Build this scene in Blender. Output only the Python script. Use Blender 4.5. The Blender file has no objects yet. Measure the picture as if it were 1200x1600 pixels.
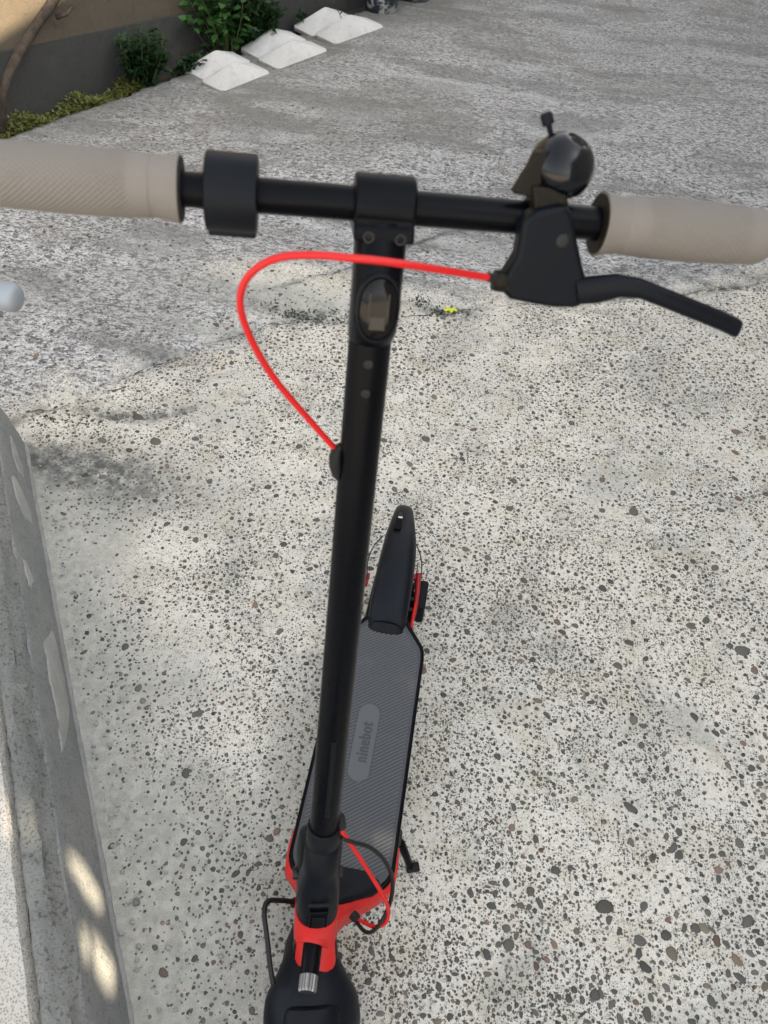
import bpy, bmesh, math, random
import numpy as np
from mathutils import Vector, Matrix, noise as mnoise

sc = bpy.context.scene
col = sc.collection
R = math.radians
random.seed(7); rng = np.random.default_rng(7)

# ---------------------------------------------------------------- camera
CAM = np.array([0.07926, -0.36770, 1.61539])
CROT = np.array([[0.9854269, 0.15927691, -0.05970509],
                 [0.15860685, -0.7335567, 0.66086189],
                 [0.06146297, -0.66070072, -0.74812891]])      # columns: right, down, forward in world axes
cam = bpy.data.cameras.new('camera'); co = bpy.data.objects.new('camera', cam); col.objects.link(co)
m = Matrix.Identity(4)
for i in range(3):
    m[i][0] = CROT[i][0]; m[i][1] = -CROT[i][1]; m[i][2] = -CROT[i][2]; m[i][3] = CAM[i]
co.matrix_world = m
cam.sensor_fit = 'VERTICAL'; cam.sensor_height = 36; cam.lens = 27.0
cam.clip_start = 0.02; cam.clip_end = 400
cam.dof.use_dof = True; cam.dof.focus_distance = 1.95; cam.dof.aperture_fstop = 7.5
sc.camera = co
sc.view_settings.view_transform = 'Standard'; sc.view_settings.look = 'None'
sc.view_settings.gamma = 1.0; sc.view_settings.use_curve_mapping = False
sc.view_settings.exposure = 2.2
sc.render.resolution_x = 768; sc.render.resolution_y = 1024

# ---------------------------------------------------------------- sky and sun
SUN = Vector((0.74, -0.22, 0.62)).normalized()                  # towards the sun
w = bpy.data.worlds.new('World'); sc.world = w; w.use_nodes = True
nt = w.node_tree; nt.nodes.clear()
sky = nt.nodes.new('ShaderNodeTexSky'); sky.sky_type = 'NISHITA'; sky.sun_disc = False
sky.sun_elevation = math.asin(SUN.z); sky.sun_rotation = math.atan2(SUN.x, SUN.y)
sky.air_density = 1.0; sky.dust_density = 2.0; sky.ozone_density = 1.0
hs = nt.nodes.new('ShaderNodeHueSaturation'); hs.inputs['Saturation'].default_value = 0.20
bg = nt.nodes.new('ShaderNodeBackground'); bg.inputs['Strength'].default_value = 0.12
wo = nt.nodes.new('ShaderNodeOutputWorld')
nt.links.new(sky.outputs[0], hs.inputs['Color']); nt.links.new(hs.outputs[0], bg.inputs['Color'])
nt.links.new(bg.outputs[0], wo.inputs['Surface'])
sl = bpy.data.lights.new('sun', 'SUN'); sl.energy = 5.0; sl.angle = R(0.45); sl.color = (1.0, 0.82, 0.58)
so = bpy.data.objects.new('sun', sl); col.objects.link(so)
so.rotation_euler = SUN.to_track_quat('Z', 'Y').to_euler(); so.location = (6, -2, 6)

# ---------------------------------------------------------------- helpers
def ray(u, v): return CROT @ np.array([(u-600)/1200., (v-800)/1200., 1.])
def on_z(u, v, z=0.):                                            # where a line of sight meets a level plane
    d = ray(u, v); return CAM + (z-CAM[2])/d[2]*d
SB = np.array([0, 0, 0.40])
SH = np.array([0.97254949, 0.22509855, -0.05897569]); SA = np.array([0., 0.25344509, 0.96734978]); SD = np.cross(SA, SH)
SM = np.array([SH, SD, SA]).T
def on_s(u, v, y=0.):                                            # the same, on a plane of the steering column's own frame
    d = SM.T @ ray(u, v); o = SM.T @ (CAM-SB); return o + (y-o[1])/d[1]*d
def S(p): return SB + SM @ np.array(p, float)                    # steering frame -> world
STEER = Matrix(((SM[0][0], SM[0][1], SM[0][2], SB[0]), (SM[1][0], SM[1][1], SM[1][2], SB[1]),
                (SM[2][0], SM[2][1], SM[2][2], SB[2]), (0, 0, 0, 1)))

def tag(o, label=None, cat=None, group=None, kind=None):
    if label: o['label'] = label
    if cat: o['category'] = cat
    if group: o['group'] = group
    if kind: o['kind'] = kind
    return o
def empty(name, loc, label, cat, group=None):
    o = bpy.data.objects.new(name, None); col.objects.link(o); o.location = loc
    o.empty_display_size = .05
    return tag(o, label, cat, group)

class MB:
    """collects shapes, links them as one mesh object"""
    def __init__(s, M=None): s.v = []; s.f = []; s.M = M or Matrix.Identity(4)
    def add(s, vs, fs):
        k = len(s.v); s.v += [s.M @ Vector(v) for v in vs]; s.f += [[i+k for i in f] for f in fs]; return s
    def box(s, x0, x1, y0, y1, z0, z1):
        return s.add([(x0,y0,z0),(x1,y0,z0),(x1,y1,z0),(x0,y1,z0),(x0,y0,z1),(x1,y0,z1),(x1,y1,z1),(x0,y1,z1)],
                     [(3,2,1,0),(4,5,6,7),(0,1,5,4),(1,2,6,5),(2,3,7,6),(3,0,4,7)])
    def rings(s, rs, cap=True):
        n = len(rs[0]); vs = [p for r in rs for p in r]; fs = []
        for i in range(len(rs)-1):
            for j in range(n):
                a = i*n+j; b = i*n+(j+1) % n; fs.append((a, b, b+n, a+n))
        if cap: fs.append(tuple(reversed(range(n)))); fs.append(tuple(range((len(rs)-1)*n, len(rs)*n)))
        return s.add(vs, fs)
    def tube(s, pts, r, n=14, cap=True, smooth=0):
        pts = [Vector(p) for p in pts]
        if smooth:
            out = []; P = [pts[0]*2-pts[1]]+pts+[pts[-1]*2-pts[-2]]
            for i in range(1, len(P)-2):
                for k in range(smooth):
                    t = k/smooth; a, b, c, d = P[i-1], P[i], P[i+1], P[i+2]
                    out.append(0.5*((2*b)+(c-a)*t+(2*a-5*b+4*c-d)*t*t+(3*b-a-3*c+d)*t**3))
            out.append(pts[-1]); pts = out
        rr = r if isinstance(r, (list, tuple)) else None
        up = None; rs = []
        for i, p in enumerate(pts):
            t = (pts[min(i+1, len(pts)-1)]-pts[max(i-1, 0)]).normalized()
            if up is None: up = t.orthogonal().normalized()
            up = (up-t*up.dot(t)).normalized(); sd = t.cross(up)
            q = rr[min(i*len(rr)//len(pts), len(rr)-1)] if rr and smooth else (rr[i] if rr else r)
            rs.append([p+(up*math.cos(2*math.pi*k/n)+sd*math.sin(2*math.pi*k/n))*q for k in range(n)])
        return s.rings(rs, cap)
    def lathe(s, prof, c, ax, n=32, cap=True):                  # prof: (distance along the axis, radius)
        c = Vector(c); ax = Vector(ax).normalized(); u = ax.orthogonal().normalized(); v = ax.cross(u)
        return s.rings([[c+ax*d+(u*math.cos(2*math.pi*k/n)+v*math.sin(2*math.pi*k/n))*max(r, 1e-4) for k in range(n)] for d, r in prof], cap)
    def prism(s, poly, o, u, v, t):                              # poly in the plane o,u,v, extruded by vector t
        o, u, v, t = map(Vector, (o, u, v, t)); n = len(poly)
        return s.rings([[o+u*a+v*b for a, b in poly], [o+u*a+v*b+t for a, b in poly]])
    def loft(s, secs, n=32):                                     # (z, cx, cy, hx, hy, exponent): superellipses stacked along z
        rs = []
        for z, cx, cy, hx, hy, e in secs:
            r = []
            for k in range(n):
                a = 2*math.pi*k/n; c, q = math.cos(a), math.sin(a)
                r.append((cx+hx*math.copysign(abs(c)**(2/e), c), cy+hy*math.copysign(abs(q)**(2/e), q), z))
            rs.append(r)
        return s.rings(rs)
    def build(s, name, mt, parent=None, angle=38, bevel=0, seg=2, label=None, kind=None, base=None):
        root = parent
        while root is not None and root.parent is not None: root = root.parent
        off = base if base is not None else (root.location.copy() if root is not None else Vector((0, 0, 0)))
        off = Vector(off)
        me = bpy.data.meshes.new(name); me.from_pydata([tuple(v-off) for v in s.v], [], s.f); me.validate()
        me.update()
        for p in me.polygons: p.use_smooth = True
        try: me.set_sharp_from_angle(angle=R(angle))
        except Exception: pass
        o = bpy.data.objects.new(name, me); col.objects.link(o)
        if parent is not None: o.parent = parent
        else: o.location = off
        if mt: me.materials.append(mt)
        if bevel:
            b = o.modifiers.new('bevel', 'BEVEL'); b.width = bevel; b.segments = seg; b.limit_method = 'ANGLE'; b.angle_limit = R(35); b.harden_normals = True
        if label: o['label'] = label
        if kind: o['kind'] = kind
        return o

class NT:
    """short-hand for node trees"""
    def __init__(s, name):
        s.m = bpy.data.materials.new(name); s.m.use_nodes = True; s.t = s.m.node_tree; s.t.nodes.clear()
        s.out = s.n('ShaderNodeOutputMaterial'); s.b = s.n('ShaderNodeBsdfPrincipled'); s.l(s.b.outputs[0], s.out.inputs[0])
    def n(s, k, **kw):
        q = s.t.nodes.new(k)
        for a, b in kw.items(): setattr(q, a, b)
        return q
    def l(s, a, b): s.t.links.new(a, b)
    def put(s, x, inp):
        if hasattr(x, 'links'): s.l(x, inp)
        elif isinstance(x, (tuple, list)) and len(x) == 3 and inp.type == 'RGBA': inp.default_value = (*x, 1)
        else: inp.default_value = x
    def co(s, scale=(1, 1, 1)):
        t = s.n('ShaderNodeTexCoord'); mp = s.n('ShaderNodeMapping'); mp.inputs['Scale'].default_value = scale
        s.l(t.outputs['Object'], mp.inputs[0]); return mp.outputs[0]
    def noise(s, scale, detail=3, rough=.55, vec=None, dist=0):
        q = s.n('ShaderNodeTexNoise'); q.inputs['Scale'].default_value = scale; q.inputs['Detail'].default_value = detail
        q.inputs['Roughness'].default_value = rough; q.inputs['Distortion'].default_value = dist
        s.l(vec or s.co(), q.inputs['Vector']); return q.outputs[0]
    def voro(s, scale, vec=None, rnd=1, feat='F1'):
        q = s.n('ShaderNodeTexVoronoi'); q.feature = feat; q.inputs['Scale'].default_value = scale; q.inputs['Randomness'].default_value = rnd
        s.l(vec or s.co(), q.inputs['Vector']); return q.outputs
    def ramp(s, x, a, b, lo=0., hi=1.):
        q = s.n('ShaderNodeMapRange'); q.interpolation_type = 'SMOOTHSTEP'
        q.inputs[1].default_value = a; q.inputs[2].default_value = b; q.inputs[3].default_value = lo; q.inputs[4].default_value = hi
        s.l(x, q.inputs[0]); return q.outputs[0]
    def mix(s, f, a, b, mode='MIX'):
        q = s.n('ShaderNodeMix'); q.data_type = 'RGBA'; q.blend_type = mode
        s.put(f, q.inputs[0]); s.put(a, q.inputs[6]); s.put(b, q.inputs[7]); return q.outputs[2]
    def math(s, op, a, b=0.):
        q = s.n('ShaderNodeMath'); q.operation = op; s.put(a, q.inputs[0]); s.put(b, q.inputs[1]); return q.outputs[0]
    def attr(s, name):
        q = s.n('ShaderNodeAttribute'); q.attribute_name = name; return q
    def bump(s, h, strength, dist):
        q = s.n('ShaderNodeBump'); q.inputs['Strength'].default_value = strength; q.inputs['Distance'].default_value = dist
        s.l(h, q.inputs['Height']); s.l(q.outputs[0], s.b.inputs['Normal'])
    def fin(s, c, rough=.8, metal=0, spec=.5):
        s.put(c, s.b.inputs['Base Color']); s.put(rough, s.b.inputs['Roughness']); s.put(metal, s.b.inputs['Metallic'])
        s.b.inputs['Specular IOR Level'].default_value = spec; return s.m

def paint(name, c, rough=.45, dirt=.15, dirtc=(.2, .18, .15), bump=.05, scale=60, metal=0, spec=.35, coat=0):
    n = NT(name); a = n.noise(9, 4); b = n.noise(scale*6, 2)
    f = n.ramp(a, .5, .8, 0, dirt); c2 = n.mix(f, c, dirtc)
    c3 = n.mix(n.ramp(b, .62, .74, 0, dirt*.8), c2, dirtc)
    n.bump(n.noise(scale*14, 2), bump, .0006)
    n.b.inputs['Coat Weight'].default_value = coat
    return n.fin(c3, n.ramp(a, .3, .75, rough*.85, min(1, rough*1.35)), metal, spec)

M_black = paint('satin black metal', (.0018, .0022, .0035), .28, .03, (.035, .03, .026), .06, 80, spec=.09)
M_plastic = paint('black plastic', (.003, .0045, .0075), .36, .2, (.035, .033, .03), .25, 120, spec=.14)
M_fender = paint('matte fender plastic', (.004, .006, .010), .40, .35, (.04, .04, .038), .25, 120, spec=.16)
M_rubber = paint('black rubber', (.010, .010, .010), .75, .25, (.09, .085, .08), .3, 60)
M_red = paint('red paint', (.55, .016, .014), .42, .35, (.22, .05, .04), .08, 60)
M_redc = paint('red cable sheath', (.58, .012, .012), .38, .16, (.22, .03, .03), .05, 60)
M_dred = paint('dark red anodised metal', (.32, .015, .02), .35, .1, (.1, .02, .02), .05, 60)
M_blackc = paint('black cable sheath', (.006, .006, .007), .45, .06)
M_steel = paint('steel', (.28, .28, .28), .3, .2, (.2, .18, .16), .1, 60, metal=1)
M_dsteel = paint('dark steel', (.022, .022, .022), .45, .15, (.1, .08, .06), .1, 60, metal=.4)
M_mat = paint('grey rubber deck mat', (.052, .056, .062), .5, .30, (.16, .155, .15), .2, 90)
M_ridge = paint('grey rubber ridges', (.088, .094, .102), .48, .25, (.2, .195, .18), .1, 90)
M_bell = paint('glossy black bell', (.002, .003, .005), .16, .02, (.05, .05, .05), 0, 60, spec=.35)
M_brown = paint('brown reflector plastic', (.010, .008, .005), .45, .10, spec=.15)
M_grip = paint('beige grip rubber', (.195, .175, .152), .60, .35, (.12, .10, .085), .2, 120)
M_pipe = paint('grey galvanised pipe', (.30, .33, .36), .4, .25, (.25, .27, .28), .15, 60, metal=.3)
M_tread = paint('tyre rubber', (.02, .02, .02), .8, .4, (.14, .13, .12), .5, 50)
n = NT('smoked lens'); M_lens = n.fin((.005, .004, .004), .10, 0, .22)
n = NT('lamp inner'); M_inner = n.fin((.022, .017, .015), .35, .2)
n = NT('white specked bolt'); M_white = n.fin((.75, .75, .74), .4)
n = NT('yellow leaf'); M_yellow = n.fin((.62, .66, .01), .6)

# ---------------------------------------------------------------- concrete
def ground_mat():
    n = NT('exposed aggregate concrete')
    a = n.attr('mask'); sep = n.n('ShaderNodeSeparateColor'); n.l(a.outputs['Color'], sep.inputs[0])
    up, dirt, smooth = sep.outputs; shade = a.outputs['Alpha']
    big = n.noise(1.7, 5, .6); mid = n.noise(9, 5, .6); fine = n.noise(70, 4, .65); grit = n.noise(420, 2, .6)
    # lower slab: pale mortar
    c = n.mix(n.ramp(big, .35, .65), (.80, .765, .675), (.68, .66, .60))
    c = n.mix(n.ramp(mid, .42, .7, 0, .6), c, (.60, .55, .42))
    c = n.mix(n.ramp(n.noise(4.2, 6, .7, dist=.6), .50, .68, 0, .55), c, (.31, .32, .285))
    c = n.mix(n.ramp(fine, .36, .52, .28, 0), c, (.30, .30, .28))
    c = n.mix(n.ramp(grit, .40, .50, .35, 0), c, (.18, .18, .17))
    c = n.mix(n.ramp(n.noise(190, 3, .7), .56, .66, 0, .5), c, (.66, .65, .62))
    dens = n.noise(7, 5, .65)
    for sca, p, th in ((105, .30, .33), (170, .36, .36), (290, .28, .40)):
        vo = n.voro(sca); vs = n.n('ShaderNodeSeparateColor'); n.l(vo[1], vs.inputs[0])
        pick = n.math('LESS_THAN', n.math('ADD', vs.outputs[0], n.ramp(dens, .34, .66, .26, -.22)), p)
        dot = n.math('MULTIPLY', n.ramp(vo[0], th-.08, th+.04, 1, 0), pick)
        dot = n.math('MULTIPLY', dot, n.math('SUBTRACT', 1., n.math('MULTIPLY', smooth, .8)))
        c = n.mix(n.math('MULTIPLY', dot, .95), c, n.mix(vs.outputs[1], (.055, .056, .05), (.17, .155, .125)))
    c = n.mix(n.math('MULTIPLY', n.ramp(n.noise(88, 3, .7), .56, .63, 0, .55), n.math('SUBTRACT', 1., n.math('MULTIPLY', smooth, .6))), c, (.20, .195, .175))
    # upper slab: greyer, coarser, brushed in streaks
    vec = n.co((1.0, 1.7, 1)); st = n.noise(30, 6, .75, vec); st2 = n.noise(48, 4, .75, vec)
    vec2 = n.co((.8, 2.2, 1)); patch = n.noise(1.6, 4, .6, vec2)
    u = n.mix(n.ramp(st2, .45, .55), (.12, .12, .118), (.72, .72, .705))
    u = n.mix(n.ramp(st, .42, .62, 0, .55), u, (.80, .81, .81))
    u = n.mix(n.ramp(n.noise(2.3, 4, .65, n.co((.55, 1.6, 1))), .52, .66, 0, .5), u, (.76, .78, .79)); u = n.mix(n.ramp(patch, .5, .62, 0, .6), u, (.23, .23, .225))
    u = n.mix(n.ramp(n.noise(100, 3, .7, vec), .54, .60, 0, .75), u, (.07, .07, .068)); u = n.mix(n.ramp(grit, .42, .58, .4, 0), u, (.10, .10, .11))
    # soft change at the far left edge: dull unbrushed strip
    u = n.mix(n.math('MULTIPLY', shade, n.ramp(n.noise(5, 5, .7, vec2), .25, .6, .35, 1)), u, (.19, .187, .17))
    c = n.mix(n.ramp(n.math('ADD', up, n.math('MULTIPLY', n.math('SUBTRACT', n.noise(45, 5, .75), .5), 1.3)), .3, .7), c, u)
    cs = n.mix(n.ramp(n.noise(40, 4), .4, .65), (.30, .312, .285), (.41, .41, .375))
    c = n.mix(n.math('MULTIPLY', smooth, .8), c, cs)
    c = n.mix(n.math('MULTIPLY', dirt, n.ramp(n.noise(24, 5, .7), .3, .62)), c, (.095, .10, .095))
    h = n.math('ADD', n.math('MULTIPLY', fine, .6), n.math('MULTIPLY', grit, .35))
    h = n.math('ADD', h, n.math('MULTIPLY', n.math('MULTIPLY', up, st2), 2.2))
    n.bump(h, .9, .005)
    return n.fin(c, .88, 0, .3)
M_ground = ground_mat()

def pebble_mat(name, obj):
    n = NT(name)
    if obj: q = n.n('ShaderNodeObjectInfo'); c = q.outputs['Color']
    else: c = n.attr('stone').outputs['Color']
    k = n.noise(260, 3); c = n.mix(n.ramp(k, .35, .7, .0, .25), c, (.26, .25, .22)); c = n.mix(n.ramp(n.noise(60, 4, .7), .55, .66, 0, .4), c, (.42, .41, .37))
    n.bump(n.noise(500, 2), .3, .001)
    return n.fin(c, .62, 0, .45)
M_peb = pebble_mat('river pebble', True); M_pebs = pebble_mat('small pebbles', False)

def plain_conc(name, c1, c2, dark, scale=1., bump=.5, speck=.0, streak=None, pit=0.):
    n = NT(name)
    v = n.co(streak or (1, 1, 1))
    c = n.mix(n.ramp(n.noise(3*scale, 5, .6, v), .35, .65), c1, c2)
    c = n.mix(n.ramp(n.noise(30*scale, 5, .7, v), .5, .75, 0, .55), c, dark)
    c = n.mix(n.ramp(n.noise(220*scale, 3, .7), .52, .66, 0, .6), c, dark)
    if speck:
        vo = n.voro(230); c = n.mix(n.math('MULTIPLY', n.ramp(vo[0], .28, .38, 1, 0), speck), c, (.06, .06, .06))
    if pit: c = n.mix(n.ramp(n.noise(120, 2, .6), .58, .66, 0, pit), c, (.05, .052, .048))
    n.bump(n.math('ADD', n.noise(160*scale, 4, .7), n.noise(22*scale, 3)), bump, .004)
    return n.fin(c, .9, 0, .3)
M_render = plain_conc('smooth cement render', (.235, .25, .250), (.30, .31, .30), (.14, .15, .15), 1.2, .9, pit=.35)
M_rough = plain_conc('rough weathered cement', (.17, .177, .168), (.235, .24, .225), (.075, .08, .072), 1, 1.0, pit=.55)
M_chip = plain_conc('pale broken mortar', (.43, .43, .41), (.35, .355, .345), (.22, .23, .23), 2, .8)
M_fillet = plain_conc('mortar fillet', (.27, .28, .27), (.36, .365, .35), (.2, .2, .19), 2, .8)
M_terr = plain_conc('white washed aggregate', (.62, .585, .52), (.56, .55, .51), (.2, .19, .17), 1.0, 1.0, .5)
M_cap = plain_conc('white cast concrete', (.58, .575, .555), (.49, .49, .475), (.33, .32, .29), .8, .4)
M_capd = plain_conc('darker concrete rim', (.42, .41, .37), (.3, .3, .27), (.14, .14, .12), 1, .4)  # rim a darker tone than the pyramid
M_plaster = plain_conc('sandy roughcast plaster', (.098, .081, .059), (.082, .068, .050), (.055, .045, .034), .7, 1.0)
M_plinth = plain_conc('dark grey plinth render', (.044, .044, .042), (.062, .061, .058), (.028, .028, .026), .6, .6)
M_soil = plain_conc('dark soil', (.045, .04, .03), (.07, .06, .045), (.02, .02, .018), 2, 1.0)
M_shade_wall = plain_conc('pale shade wall render', (.36, .34, .31), (.32, .31, .29), (.25, .24, .22), .5, .3)  # for the added wall that blocks the sun

# ---------------------------------------------------------------- ground sheet
def P2(*uv): return [on_z(u, v)[:2] for u, v in uv]
joint = np.array(P2((-60, 690), (40, 650), (130, 615), (215, 580), (300, 548), (380, 520), (480, 497), (560, 494), (690, 492), (800, 476), (900, 470), (1040, 462), (1190, 440), (1400, 405)))
def seg_dist(px, py, line):
    best = np.full(px.shape, 1e9); side = np.zeros(px.shape)
    for (ax, ay), (bx, by) in zip(line[:-1], line[1:]):
        dx, dy = bx-ax, by-ay; L2 = dx*dx+dy*dy
        t = np.clip(((px-ax)*dx+(py-ay)*dy)/L2, 0, 1); d = np.hypot(px-ax-t*dx, py-ay-t*dy)
        cr = dx*(py-ay)-dy*(px-ax); upd = d < best
        best = np.where(upd, d, best); side = np.where(upd, np.sign(cr), side)
    return best, side
def vnoise(x, y, s, seed=0):
    x = x*s+seed*17.3; y = y*s-seed*9.1; xi = np.floor(x).astype(int); yi = np.floor(y).astype(int); fx = x-xi; fy = y-yi
    fx = fx*fx*(3-2*fx); fy = fy*fy*(3-2*fy)
    def h(a, b):
        q = np.sin(a*127.1+b*311.7+seed*74.7)*43758.5453; return q-np.floor(q)
    return (h(xi, yi)*(1-fx)+h(xi+1, yi)*fx)*(1-fy)+(h(xi, yi+1)*(1-fx)+h(xi+1, yi+1)*fx)*fy
def fbm(x, y, s, seed=0, o=4): return sum(vnoise(x, y, s*2**k, seed+k)*.5**k for k in range(o))/sum(.5**k for k in range(o))
def axis(lo, hi, step, far, growth=1.35):
    a = list(np.arange(lo, hi+step/2, step)); s = step; x = hi
    while x < far: s *= growth; x += s; a.append(x)
    s = step; x = lo; b = []
    while x > -far: s *= growth; x -= s; b.append(x)
    return np.array(b[::-1]+a)
def blob(X, Y, u, v, rx, ry, z=0.):
    c = on_z(u, v); return np.exp(-(((X-c[0])/rx)**2+((Y-c[1])/ry)**2))
W0 = np.array([-2.086, 2.988]); WE = np.array([.46, .888]); WE = WE/np.linalg.norm(WE); WN = np.array([WE[1], -WE[0]])
def wpt(s, t, z=0.): q = W0+WE*s+WN*t; return (q[0], q[1], z)
def relief(x, y):
    d, sd = seg_dist(x, y, joint); d2 = d+(fbm(x, y, 9, 3)-.5)*.10
    z = (fbm(x, y, .9, 5)-.5)*.030*np.clip((y-1.0)/1.5, 0, 1)+(fbm(x, y, 12, 8)-.5)*.003
    z = z+np.clip(sd*d2/.06, 0, 1)*.010                         # the far slab sits a centimetre higher
    z = z-np.exp(-(d/.018)**2)*.007*(fbm(x, y, 6, 2) > .5)
    z = z+np.where(sd > 0, (fbm(x, y, 30, 11)-.5)*.008, 0)
    return z
def ground():
    xs = axis(-2.7, 2.9, .02, 90); ys = axis(-.9, 7.4, .02, 110)
    X, Y = np.meshgrid(xs, ys); x = X.ravel(); y = Y.ravel(); z = relief(x, y)
    wd = (x-W0[0])*WN[0]+(y-W0[1])*WN[1]                        # distance in front of the slab's far left edge
    near = (y > 1.5) & (y < 9)
    z = np.where(near & (wd < -.005+(fbm(x, y, 8, 4)-.5)*.05), z-.05, z)
    nx, ny = len(xs), len(ys)
    idx = np.arange(nx*ny).reshape(ny, nx)
    f = np.stack([idx[:-1, :-1], idx[:-1, 1:], idx[1:, 1:], idx[1:, :-1]], -1).reshape(-1, 4)
    me = bpy.data.meshes.new('ground'); me.vertices.add(len(x)); me.vertices.foreach_set('co', np.stack([x, y, z], -1).ravel())
    me.loops.add(f.size); me.loops.foreach_set('vertex_index', f.ravel()); me.polygons.add(len(f))
    me.polygons.foreach_set('loop_start', np.arange(0, f.size, 4)); me.update(calc_edges=True)
    me.polygons.foreach_set('use_smooth', np.ones(len(f), bool))
    d, sd = seg_dist(x, y, joint); nn = fbm(x, y, 7, 21); n3 = fbm(x, y, 2.2, 31)
    up = np.clip((sd*d+(nn-.5)*.30+(n3-.5)*.35)/.34+.30, 0, 1)
    up = up*np.clip(1-blob(x, y, 470, 440, .42, .13), 0, 1)
    dirt = np.zeros_like(x)
    for u, v, rx, ry, k in ((130, 725, .26, .075, 1.0), (200, 770, .25, .07, .5), (60, 715, .14, .05, .7), (690, 487, .14, .025, 1.3), (480, 497, .22, .02, .8),
                            (640, 385, .2, .03, .7), (1160, 430, .3, .05, .5), (250, 560, .16, .03, .7), (160, 640, .2, .05, .5), (850, 476, .3, .02, .7),
                            (1000, 1020, .1, .3, .12), (700, 20, .5, .4, .2)):
        dirt += k*blob(x, y, u, v, rx, ry)
    dirt += .7*np.exp(-((d+(nn-.5)*.05)/.018)**2)*(n3 > .42)
    for line in (((430, 455), (500, 436), (560, 420), (640, 385), (700, 366), (800, 350), (900, 345)), ((900, 432), (960, 425), (1040, 430), (1110, 446), (1190, 452)),
                 ((120, 640), (170, 652), (230, 655), (300, 640)), ((830, 880), (835, 950), (870, 1000), (930, 1040))):
        dc, _ = seg_dist(x, y, np.array([on_z(u, v)[:2] for u, v in line])); dirt += (.75 if line[0][1] < 800 else .25)*np.exp(-((dc+(nn-.5)*.03)/.014)**2)
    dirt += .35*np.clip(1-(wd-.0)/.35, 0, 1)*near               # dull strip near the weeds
    kd = (x+.292)*.8438+(y+.208)*.5366
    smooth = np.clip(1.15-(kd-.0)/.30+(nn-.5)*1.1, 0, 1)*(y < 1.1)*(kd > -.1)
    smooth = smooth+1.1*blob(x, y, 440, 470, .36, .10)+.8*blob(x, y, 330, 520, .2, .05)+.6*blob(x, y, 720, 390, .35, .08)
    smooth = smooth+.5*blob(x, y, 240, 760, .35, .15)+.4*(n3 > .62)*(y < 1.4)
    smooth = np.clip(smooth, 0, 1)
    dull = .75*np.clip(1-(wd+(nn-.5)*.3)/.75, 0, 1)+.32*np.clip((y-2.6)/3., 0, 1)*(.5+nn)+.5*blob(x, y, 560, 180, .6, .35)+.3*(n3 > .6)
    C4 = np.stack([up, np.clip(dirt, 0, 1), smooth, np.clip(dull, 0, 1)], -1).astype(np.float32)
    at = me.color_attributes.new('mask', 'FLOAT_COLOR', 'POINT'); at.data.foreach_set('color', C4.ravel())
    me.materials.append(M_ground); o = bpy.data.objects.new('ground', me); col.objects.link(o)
    global gz; Z = z.reshape(ny, nx)
    def gz(px, py):                                              # height of the finished sheet
        px = np.atleast_1d(np.asarray(px, float)); py = np.atleast_1d(np.asarray(py, float))
        i = np.clip(np.searchsorted(xs, px)-1, 0, nx-2); j = np.clip(np.searchsorted(ys, py)-1, 0, ny-2)
        a = (px-xs[i])/(xs[i+1]-xs[i]); b = (py-ys[j])/(ys[j+1]-ys[j])
        return (Z[j, i]*(1-a)+Z[j, i+1]*a)*(1-b)+(Z[j+1, i]*(1-a)+Z[j+1, i+1]*a)*b
    return tag(o, 'worn exposed aggregate concrete yard', kind='structure')
G = ground()

# pebbles set in the concrete
def stone_shape(seed, n=10, small=False):
    r = np.random.default_rng(seed); el = r.uniform(.58, .92); ph = r.uniform(0, 6.28); vs = []; k = []
    rad = [1+.12*math.sin(2*a+ph)+.08*math.sin(3*a+ph*2)+r.uniform(-.05, .05) for a in np.linspace(0, 2*math.pi, n, endpoint=False)]
    for lv, zz in (((1.0, -.2), (.85, .14)) if small else ((1.0, -.25), (.93, .10), (.6, .22))):
        for i in range(n):
            a = 2*math.pi*i/n; vs.append((math.cos(a)*rad[i]*lv, math.sin(a)*rad[i]*lv*el, zz))
    vs.append((0, 0, .25)); f = []
    L_ = 1 if small else 2
    for q in range(L_):
        for i in range(n): j = (i+1) % n; f.append((q*n+i, q*n+j, (q+1)*n+j, (q+1)*n+i))
    for i in range(n): f.append((L_*n+i, L_*n+(i+1) % n, (L_+1)*n))
    return np.array(vs), f
PAL = np.array([(.070, .073, .068), (.085, .082, .068), (.055, .06, .064), (.09, .093, .088), (.12, .12, .11), (.13, .072, .052), (.17, .115, .085), (.15, .125, .09), (.04, .04, .038), (.075, .078, .07), (.065, .07, .07), (.05, .052, .05), (.085, .085, .08), (.06, .062, .058), (.10, .10, .095)])
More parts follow.
